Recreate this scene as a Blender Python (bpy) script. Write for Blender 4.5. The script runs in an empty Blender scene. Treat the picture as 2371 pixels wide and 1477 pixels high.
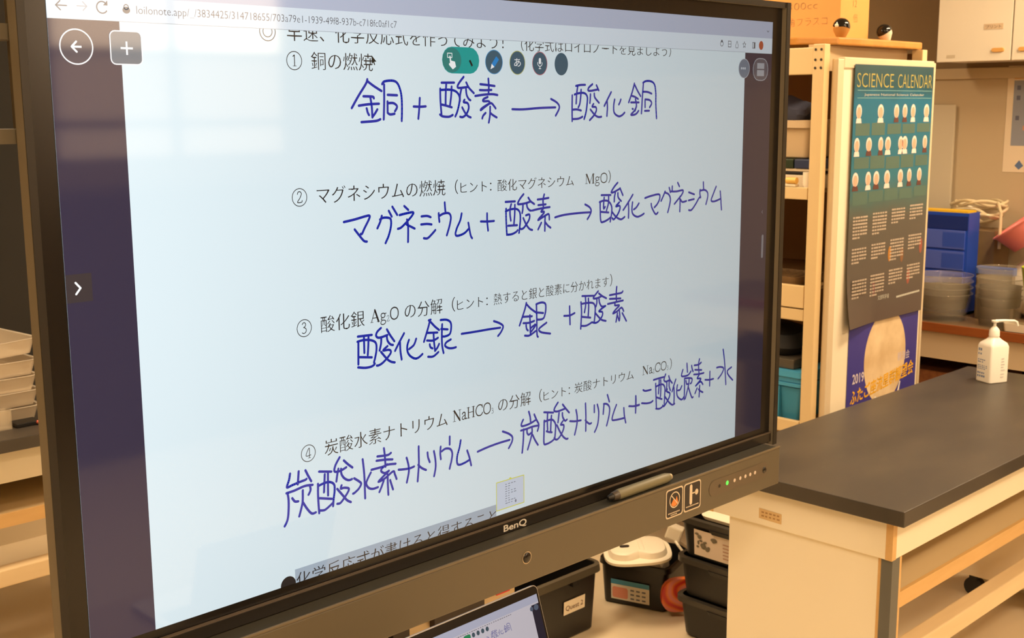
import bpy, bmesh, math, random
from mathutils import Vector, Matrix, Euler
random.seed(7)
SC = bpy.context.scene
COL = SC.collection
PI = math.pi

# ---------------------------------------------------------------- camera, world, lights, exposure
cam_data = bpy.data.cameras.new('camera')
cam_data.sensor_width = 36.0
cam_data.sensor_fit = 'HORIZONTAL'
cam_data.lens = 36.0 * 2786.997 / 2371.0
cam_data.clip_start = 0.02
cam_data.clip_end = 60
cam = bpy.data.objects.new('camera', cam_data)
COL.objects.link(cam)
cam.matrix_world = Matrix(((0.7094484, 0.1254496, -0.6935023, -0.690963), (-0.7047370, 0.1187995, -0.6994515, -1.535575), (-0.0053582, 0.9849615, 0.1726911, 1.764269), (0, 0, 0, 1)))
cam_data.dof.use_dof = True
cam_data.dof.focus_distance = 2.0
cam_data.dof.aperture_fstop = 13.0
SC.camera = cam

world = bpy.data.worlds.new('world')
SC.world = world
world.use_nodes = True
wb = world.node_tree.nodes['Background']
wb.inputs[0].default_value = (1.0, 0.70, 0.44, 1)
wb.inputs[1].default_value = 12.0

WARM = (1.0, 0.765, 0.50)
def area(name, loc, sx, sy, power, rot=(0, 0, 0), color=WARM):
    l = bpy.data.lights.new(name, 'AREA')
    l.shape = 'RECTANGLE'; l.size = sx; l.size_y = sy; l.energy = power; l.color = color
    o = bpy.data.objects.new(name, l); COL.objects.link(o)
    o.location = loc; o.rotation_euler = rot
    return o
area('ceiling_lamp', (-0.6, -1.9, 2.93), 1.3, 0.35, 60)
area('ceiling_lamp', (2.3, -2.3, 2.93), 1.3, 0.35, 68)
area('ceiling_lamp', (0.4, 1.2, 2.93), 1.3, 0.35, 39)
area('ceiling_lamp', (2.0, 1.5, 2.93), 1.3, 0.35, 49)
area('ceiling_lamp', (-0.6, -3.6, 2.93), 1.3, 0.35, 35)
area('ceiling_lamp', (3.7, -0.4, 2.93), 1.3, 0.35, 66)
_p = area('window_daylight', (2.8, -4.61, 2.10), 1.5, 1.28, 1, (PI / 2, 0, 0))
_p.data.cycles.is_portal = True
SC.view_settings.view_transform = 'Standard'
SC.view_settings.look = 'None'
SC.view_settings.gamma = 1.0
SC.view_settings.use_curve_mapping = False
SC.view_settings.exposure = 0.0

# ---------------------------------------------------------------- materials
def lin(c):
    return tuple((x / 12.92 if x <= 0.04045 else ((x + 0.055) / 1.055) ** 2.4) for x in (v / 255.0 for v in c))
_M = {}
def mat(name, rgb, rough=0.5, metal=0.0, spec=0.5, noise=None, bump=None, alpha=None, coat=0):
    """plain procedural material; noise = (scale, amount, second sRGB colour)"""
    if name in _M: return _M[name]
    m = bpy.data.materials.new(name); m.use_nodes = True
    nt = m.node_tree; b = nt.nodes['Principled BSDF']
    c = lin(rgb) + (1,)
    b.inputs['Base Color'].default_value = c
    b.inputs['Roughness'].default_value = rough
    b.inputs['Metallic'].default_value = metal
    b.inputs['Specular IOR Level'].default_value = spec
    b.inputs['Coat Weight'].default_value = coat
    if alpha is not None: b.inputs['Alpha'].default_value = alpha
    if noise or bump:
        tc = nt.nodes.new('ShaderNodeTexCoord')
    if noise:
        n = nt.nodes.new('ShaderNodeTexNoise'); n.inputs['Scale'].default_value = noise[0]
        n.inputs['Detail'].default_value = 5
        if len(noise) > 3:
            mp = nt.nodes.new('ShaderNodeMapping'); mp.inputs['Scale'].default_value = noise[3]
            nt.links.new(tc.outputs['Object'], mp.inputs[0]); nt.links.new(mp.outputs[0], n.inputs['Vector'])
        else:
            nt.links.new(tc.outputs['Object'], n.inputs['Vector'])
        r = nt.nodes.new('ShaderNodeValToRGB')
        r.color_ramp.elements[0].position = 0.35; r.color_ramp.elements[1].position = 0.7
        r.color_ramp.elements[0].color = c
        k = noise[1]; c2 = lin(noise[2])
        r.color_ramp.elements[1].color = tuple(c[i] * (1 - k) + c2[i] * k for i in range(3)) + (1,)
        nt.links.new(n.outputs['Fac'], r.inputs[0]); nt.links.new(r.outputs[0], b.inputs['Base Color'])
    if bump:
        n2 = nt.nodes.new('ShaderNodeTexNoise'); n2.inputs['Scale'].default_value = bump[0]
        nt.links.new(tc.outputs['Object'], n2.inputs['Vector'])
        bp = nt.nodes.new('ShaderNodeBump'); bp.inputs['Strength'].default_value = bump[1]; bp.inputs['Distance'].default_value = 0.002
        nt.links.new(n2.outputs['Fac'], bp.inputs['Height']); nt.links.new(bp.outputs[0], b.inputs['Normal'])
    _M[name] = m
    return m
def screen_mat(name, rgb, k=1.0, fall=1.5):
    """lit LCD pixels behind anti-glare glass: light output drops towards grazing angles as on a real panel"""
    if name in _M: return _M[name]
    m = bpy.data.materials.new(name); m.use_nodes = True
    nt = m.node_tree; b = nt.nodes['Principled BSDF']
    b.inputs['Base Color'].default_value = (0.012, 0.012, 0.012, 1)
    b.inputs['Roughness'].default_value = 0.06
    b.inputs['Emission Color'].default_value = lin(rgb) + (1,)
    lw = nt.nodes.new('ShaderNodeLayerWeight'); lw.inputs['Blend'].default_value = 0.5
    s = nt.nodes.new('ShaderNodeMath'); s.operation = 'SUBTRACT'; s.inputs[0].default_value = 1.0
    p = nt.nodes.new('ShaderNodeMath'); p.operation = 'POWER'; p.inputs[1].default_value = fall
    q = nt.nodes.new('ShaderNodeMath'); q.operation = 'MULTIPLY'; q.inputs[1].default_value = k
    nt.links.new(lw.outputs['Facing'], s.inputs[1]); nt.links.new(s.outputs[0], p.inputs[0])
    nt.links.new(p.outputs[0], q.inputs[0]); nt.links.new(q.outputs[0], b.inputs['Emission Strength'])
    _M[name] = m
    return m
def clear_mat(name, rgb, a=0.25, rough=0.15):
    if name in _M: return _M[name]
    m = bpy.data.materials.new(name); m.use_nodes = True
    nt = m.node_tree; nt.nodes.clear()
    out = nt.nodes.new('ShaderNodeOutputMaterial'); mx = nt.nodes.new('ShaderNodeMixShader'); mx.inputs[0].default_value = a
    t = nt.nodes.new('ShaderNodeBsdfTransparent'); p = nt.nodes.new('ShaderNodeBsdfPrincipled')
    p.inputs['Base Color'].default_value = lin(rgb) + (1,); p.inputs['Roughness'].default_value = rough
    nt.links.new(t.outputs[0], mx.inputs[1]); nt.links.new(p.outputs[0], mx.inputs[2]); nt.links.new(mx.outputs[0], out.inputs[0])
    _M[name] = m
    return m

# ---------------------------------------------------------------- object helpers
def tag(o, label=None, cat=None, group=None, kind=None):
    if label: o['label'] = label
    if cat: o['category'] = cat
    if group: o['group'] = group
    if kind: o['kind'] = kind
    return o
def thing(name, label, cat, loc=(0, 0, 0), rotz=0.0, group=None):
    o = bpy.data.objects.new(name, None); COL.objects.link(o)
    o.empty_display_size = 0.05
    o.location = loc; o.rotation_euler = (0, 0, rotz)
    return tag(o, label, cat, group)
def pmat(p):
    M = Matrix.Identity(4)
    while p is not None:
        M = Matrix.LocRotScale(p.location, p.rotation_euler, None) @ M
        p = p.parent
    return M
def obj(name, bm, m, parent=None, world=True, smooth=False, bevel=0.0, origin=None):
    """link a bmesh as one object; world=True means its coordinates are world ones"""
    if bevel:
        bmesh.ops.remove_doubles(bm, verts=bm.verts, dist=1e-6)
        bmesh.ops.bevel(bm, geom=list(bm.edges), offset=bevel, segments=2, profile=0.6, affect='EDGES', clamp_overlap=True)
    bmesh.ops.recalc_face_normals(bm, faces=bm.faces) if len(bm.faces) < 20000 else None
    if world and parent is not None:
        bm.transform(pmat(parent).inverted())
    me = bpy.data.meshes.new(name)
    o = bpy.data.objects.new(name, me)
    if world and parent is None:
        if origin is None and len(bm.verts):
            xs = [v.co for v in bm.verts]
            origin = ((min(v.x for v in xs) + max(v.x for v in xs)) / 2, (min(v.y for v in xs) + max(v.y for v in xs)) / 2, min(v.z for v in xs))
        if origin is not None:
            bm.transform(Matrix.Translation(-Vector(origin))); o.location = origin
    bm.to_mesh(me); bm.free()
    if smooth:
        for p in me.polygons: p.use_smooth = True
        try: me.set_sharp_from_angle(angle=0.6)
        except Exception: pass
    for mm in (m if isinstance(m, (list, tuple)) else [m]): me.materials.append(mm)
    COL.objects.link(o)
    if parent is not None: o.parent = parent
    return o
def struct(name, bm, m, **k):
    o = obj(name, bm, m, **k); o['kind'] = 'structure'; return o
def B(): return bmesh.new()
def box(bm, x0, x1, y0, y1, z0, z1, mi=0):
    vs = [bm.verts.new((x, y, z)) for z in (z0, z1) for y in (y0, y1) for x in (x0, x1)]
    for f in ((0, 2, 3, 1), (4, 5, 7, 6), (0, 1, 5, 4), (2, 6, 7, 3), (0, 4, 6, 2), (1, 3, 7, 5)):
        bm.faces.new([vs[i] for i in f]).material_index = mi
    return bm
def bx(*a): return box(B(), *a)
def prism(bm, pts, z0, z1):
    lo = [bm.verts.new((x, y, z0)) for x, y in pts]; hi = [bm.verts.new((x, y, z1)) for x, y in pts]
    n = len(pts)
    bm.faces.new(lo[::-1]); bm.faces.new(hi)
    for i in range(n): bm.faces.new((lo[i], lo[(i + 1) % n], hi[(i + 1) % n], hi[i]))
    return bm
def rr(hw, hd, r, n=4):
    r = min(r, hw * 0.999, hd * 0.999); out = []
    for cx, cy, a0 in ((hw - r, hd - r, 0), (-hw + r, hd - r, PI / 2), (-hw + r, -hd + r, PI), (hw - r, -hd + r, 1.5 * PI)):
        for i in range(n + 1):
            a = a0 + PI / 2 * i / n; out.append((cx + r * math.cos(a), cy + r * math.sin(a)))
    return out
def circ(r, n=24): return [(r * math.cos(2 * PI * i / n), r * math.sin(2 * PI * i / n)) for i in range(n)]
def loft(bm, rings, cap0=True, cap1=True, off=(0, 0, 0)):
    """rings = [(z, [(x, y)...])...], same count each"""
    R = [[bm.verts.new((x + off[0], y + off[1], z + off[2])) for x, y in pts] for z, pts in rings]
    n = len(R[0])
    for a, b in zip(R, R[1:]):
        for i in range(n): bm.faces.new((a[i], a[(i + 1) % n], b[(i + 1) % n], b[i]))
    if cap0: bm.faces.new(R[0][::-1])
    if cap1: bm.faces.new(R[-1])
    return bm
def tube(bm, pts, r, n=8, closed=False):
    P = [Vector(p) for p in pts]; rings = []
    N = len(P)
    for i, p in enumerate(P):
        a = P[(i - 1) % N] if (closed or i > 0) else p; b = P[(i + 1) % N] if (closed or i < N - 1) else p
        t = (b - a).normalized()
        u = t.cross(Vector((0, 0, 1)))
        if u.length < 0.05: u = t.cross(Vector((1, 0, 0)))
        u.normalize(); v = t.cross(u)
        rad = r[i] if isinstance(r, (list, tuple)) else r
        rings.append([bm.verts.new(p + (u * math.cos(2 * PI * k / n) + v * math.sin(2 * PI * k / n)) * rad) for k in range(n)])
    for i in range(N if closed else N - 1):
        A, Bq = rings[i], rings[(i + 1) % N]
        for k in range(n): bm.faces.new((A[k], A[(k + 1) % n], Bq[(k + 1) % n], Bq[k]))
    if not closed:
        bm.faces.new(rings[0][::-1]); bm.faces.new(rings[-1])
    return bm
def dup(root, loc, label, group=None, rotz=None):
    r = root.copy(); COL.objects.link(r); r.location = loc; r['label'] = label
    if group: r['group'] = group
    if rotz is not None: r.rotation_euler = (0, 0, rotz)
    for ch in list(root.children):
        c = ch.copy(); COL.objects.link(c); c.parent = r
        for g in list(ch.children):
            d = g.copy(); COL.objects.link(d); d.parent = c
    return r

# ---------------------------------------------------------------- flat marks (writing, icons) on a plane
def text_geo(body, thin=(0.0, 0.0), res=3):
    c = bpy.data.curves.new('t', 'FONT'); c.body = body; c.size = 1; c.resolution_u = res
    o = bpy.data.objects.new('t', c); COL.objects.link(o)
    dg = bpy.context.evaluated_depsgraph_get(); dg.update()
    me = bpy.data.meshes.new_from_object(o.evaluated_get(dg))
    V = [(v.co.x, v.co.y) for v in me.vertices]; F = [tuple(p.vertices) for p in me.polygons]
    bpy.data.objects.remove(o); bpy.data.curves.remove(c); bpy.data.meshes.remove(me)
    if thin != (0.0, 0.0):                       # lighter strokes, uprights heavier than level strokes as in book faces
        E = {}
        for f in F:
            s = 0
            for i in range(len(f)):
                a, b = V[f[i]], V[f[(i + 1) % len(f)]]; s += a[0] * b[1] - a[1] * b[0]
            ff = f if s > 0 else f[::-1]
            for i in range(len(ff)):
                a, b = ff[i], ff[(i + 1) % len(ff)]
                if (b, a) in E: del E[(b, a)]
                else: E[(a, b)] = 1
        nrm = {}
        for a, b in E:
            dx, dy = V[b][0] - V[a][0], V[b][1] - V[a][1]; L = math.hypot(dx, dy) or 1
            for k in (a, b): nrm.setdefault(k, []).append((dy / L, -dx / L))
        for k, ns in nrm.items():
            nx = sum(n[0] for n in ns); ny = sum(n[1] for n in ns); L = math.hypot(nx, ny)
            if L < 1e-6: continue
            nx /= L; ny /= L
            d = max(0.5, nx * ns[0][0] + ny * ns[0][1])
            V[k] = (V[k][0] - nx / d * thin[0], V[k][1] - ny / d * thin[1])
    return V, F
class Flat:
    """collects flat shapes in (u, v) on a plane: point = o + u*U + v*V + layer*N"""
    def __init__(s, o, U, V, N, step=0.0003):
        s.o = Vector(o); s.U = Vector(U); s.V = Vector(V); s.N = Vector(N); s.step = step; s.bm = B()
    def new(s): return Flat(s.o, s.U, s.V, s.N, s.step)
    def P(s, u, v, k): return s.bm.verts.new(s.o + s.U * u + s.V * v + s.N * (k * s.step))
    def poly(s, pts, k=1):
        try: s.bm.faces.new([s.P(u, v, k) for u, v in pts])
        except ValueError: pass
        return s
    def rect(s, u0, u1, v0, v1, k=1): return s.poly([(u0, v0), (u1, v0), (u1, v1), (u0, v1)], k)
    def rrect(s, u0, u1, v0, v1, r, k=1):
        return s.poly([((u0 + u1) / 2 + x, (v0 + v1) / 2 + y) for x, y in rr((u1 - u0) / 2, (v1 - v0) / 2, r)], k)
    def ell(s, u, v, a, b=None, k=1, n=40):
        b = b or a
        return s.poly([(u + a * math.cos(2 * PI * i / n), v + b * math.sin(2 * PI * i / n)) for i in range(n)], k)
    def loop(s, pts, w, k=1):                     # closed outline
        n = len(pts); 
        for i in range(n): s.stroke([pts[i], pts[(i + 1) % n]], w, k, cap=6)
        return s
    def ring(s, u, v, a, w, b=None, k=1, n=48):
        b = b or a
        A = [s.P(u + (a - w / 2) * math.cos(2 * PI * i / n), v + (b - w / 2) * math.sin(2 * PI * i / n), k) for i in range(n)]
        O = [s.P(u + (a + w / 2) * math.cos(2 * PI * i / n), v + (b + w / 2) * math.sin(2 * PI * i / n), k) for i in range(n)]
        for i in range(n): s.bm.faces.new((A[i], O[i], O[(i + 1) % n], A[(i + 1) % n]))
        return s
    def stroke(s, pts, w, k=1, cap=10, smooth=False):
        if smooth and len(pts) > 2:
            Q = [Vector(p + (0,)) for p in pts]; Q = [Q[0]] + Q + [Q[-1]]; out = []
            for i in range(1, len(Q) - 2):
                a, b, c, d = Q[i - 1:i + 3]
                for t in (0, 0.25, 0.5, 0.75):
                    q = 0.5 * ((2 * b) + (c - a) * t + (2 * a - 5 * b + 4 * c - d) * t * t + (3 * b - a - 3 * c + d) * t ** 3)
                    out.append((q.x, q.y))
            out.append(pts[-1]); pts = out
        h = w / 2; q = getattr(s, 'q', 0)
        for (x0, y0), (x1, y1) in zip(pts, pts[1:]):
            L = math.hypot(x1 - x0, y1 - y0)
            if L < 1e-7: continue
            nx, ny = -(y1 - y0) / L * h, (x1 - x0) / L * h
            s.poly([(x0 + nx, y0 + ny), (x0 - nx, y0 - ny), (x1 - nx, y1 - ny), (x1 + nx, y1 + ny)], k + (q % 24) * 0.04); q += 1
        if cap:
            for x, y in pts: s.ell(x, y, h, h, k + (q % 24) * 0.04, cap); q += 1
        s.q = q
        return s
    def text(s, body, u, v, em, k=1, width=None, thin=(0, 0), xs=1.0, res=3):
        """v = baseline; width rescales so that the ink spans exactly that width"""
        V, F = text_geo(body, thin, res)
        x0 = 0.0; sx = em * xs
        if width is not None:
            x0 = min(p[0] for p in V); x1 = max(p[0] for p in V); sx = width / (x1 - x0)
        vs = [s.P(u + (x - x0) * sx, v + y * em, k) for x, y in V]
        for f in F:
            try: s.bm.faces.new([vs[i] for i in f])
            except ValueError: pass
        return s
    def clip(s, v, keep_below=True):
        co = s.o + s.V * v; no = s.V if keep_below else -s.V
        bmesh.ops.bisect_plane(s.bm, geom=list(s.bm.verts) + list(s.bm.edges) + list(s.bm.faces), plane_co=co, plane_no=no, clear_outer=True)
        return s
    def obj(s, name, m, parent, label=None):
        o = obj(name, s.bm, m, parent)
        if label: o['label'] = label
        return o
# book-face letters built from strokes in a unit box: (points, stroke width)
T_, t_ = 0.122, 0.046
SERIF = {
 'A': (0.72, [([(0.10, 0.02), (0.36, 0.70)], t_), ([(0.36, 0.70), (0.62, 0.02)], T_), ([(0.19, 0.25), (0.52, 0.25)], t_), ([(0.02, 0.015), (0.22, 0.015)], 0.03), ([(0.50, 0.015), (0.72, 0.015)], 0.03)]),
 'g': (0.50, [([(0.24, 0.45), (0.13, 0.42), (0.09, 0.32), (0.14, 0.22), (0.24, 0.19), (0.34, 0.23), (0.38, 0.32), (0.34, 0.42), (0.24, 0.45)], 0.06), ([(0.16, 0.20), (0.10, 0.12), (0.16, 0.06), (0.36, 0.03), (0.43, -0.06), (0.36, -0.16), (0.22, -0.20), (0.09, -0.16), (0.06, -0.08), (0.14, 0.03)], 0.055), ([(0.34, 0.41), (0.48, 0.43)], 0.05)]),
 'O': (0.72, [([(0.36, 0.69), (0.18, 0.63), (0.08, 0.47), (0.08, 0.22), (0.18, 0.06), (0.36, 0.0), (0.54, 0.06), (0.64, 0.22), (0.64, 0.47), (0.54, 0.63), (0.36, 0.69)], 0.075)]),
 'C': (0.67, [([(0.62, 0.50), (0.57, 0.63), (0.38, 0.69), (0.18, 0.61), (0.08, 0.43), (0.08, 0.24), (0.19, 0.06), (0.38, 0.0), (0.55, 0.05), (0.63, 0.17)], 0.075), ([(0.62, 0.70), (0.62, 0.48)], 0.03)]),
 'M': (0.89, [([(0.13, 0.02), (0.13, 0.68)], t_), ([(0.15, 0.68), (0.44, 0.03)], T_), ([(0.44, 0.03), (0.72, 0.68)], t_), ([(0.75, 0.02), (0.75, 0.68)], T_), ([(0.02, 0.015), (0.25, 0.015)], 0.03), ([(0.62, 0.015), (0.88, 0.015)], 0.03), ([(0.03, 0.675), (0.2, 0.675)], 0.03), ([(0.68, 0.675), (0.87, 0.675)], 0.03)]),
 'N': (0.72, [([(0.13, 0.02), (0.13, 0.68)], t_), ([(0.13, 0.68), (0.59, 0.02)], T_), ([(0.59, 0.02), (0.59, 0.68)], t_), ([(0.02, 0.015), (0.24, 0.015)], 0.03), ([(0.48, 0.675), (0.70, 0.675)], 0.03), ([(0.01, 0.675), (0.16, 0.675)], 0.03)]),
 'H': (0.72, [([(0.15, 0.02), (0.15, 0.68)], 0.09), ([(0.57, 0.02), (0.57, 0.68)], 0.09), ([(0.15, 0.36), (0.57, 0.36)], t_), ([(0.03, 0.015), (0.27, 0.015)], 0.03), ([(0.45, 0.015), (0.69, 0.015)], 0.03), ([(0.03, 0.675), (0.27, 0.675)], 0.03), ([(0.45, 0.675), (0.69, 0.675)], 0.03)]),
 'a': (0.44, [([(0.08, 0.36), (0.14, 0.44), (0.25, 0.45), (0.31, 0.38), (0.31, 0.08), (0.36, 0.02), (0.43, 0.05)], 0.075), ([(0.31, 0.28), (0.15, 0.22), (0.07, 0.13), (0.10, 0.03), (0.19, 0.01), (0.31, 0.09)], 0.06)]),
 '1': (0.44, [([(0.14, 0.58), (0.24, 0.66), (0.24, 0.02)], 0.06), ([(0.12, 0.015), (0.36, 0.015)], 0.03)]),
 '2': (0.46, [([(0.07, 0.52), (0.12, 0.64), (0.24, 0.68), (0.35, 0.61), (0.35, 0.48), (0.25, 0.29), (0.06, 0.03), (0.38, 0.03), (0.42, 0.14)], 0.055)]),
 '3': (0.46, [([(0.08, 0.57), (0.15, 0.66), (0.27, 0.67), (0.34, 0.56), (0.30, 0.44), (0.18, 0.37), (0.32, 0.32), (0.38, 0.19), (0.32, 0.05), (0.18, 0.0), (0.06, 0.05)], 0.055)]),
 '4': (0.46, [([(0.31, 0.02), (0.31, 0.66), (0.04, 0.19), (0.43, 0.19)], 0.05), ([(0.2, 0.015), (0.41, 0.015)], 0.03)]),
}
def serif(F, word, u, v, em, k=1, width=None, sub=()):
    tot = 0
    for i, ch in enumerate(word): tot += SERIF[ch][0] * (0.5 if i in sub else 1)
    sx = em if width is None else width / tot
    for i, ch in enumerate(word):
        q = 0.5 if i in sub else 1; w, ss = SERIF[ch]
        for pts, wd in ss:
            F.stroke([(u + x * sx * q, v + (y - (0.12 if q < 1 else 0)) * em * q) for x, y in pts], wd * em * q * 0.95, k, cap=6, smooth=len(pts) > 3)
        u += w * sx * q
    return u
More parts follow.
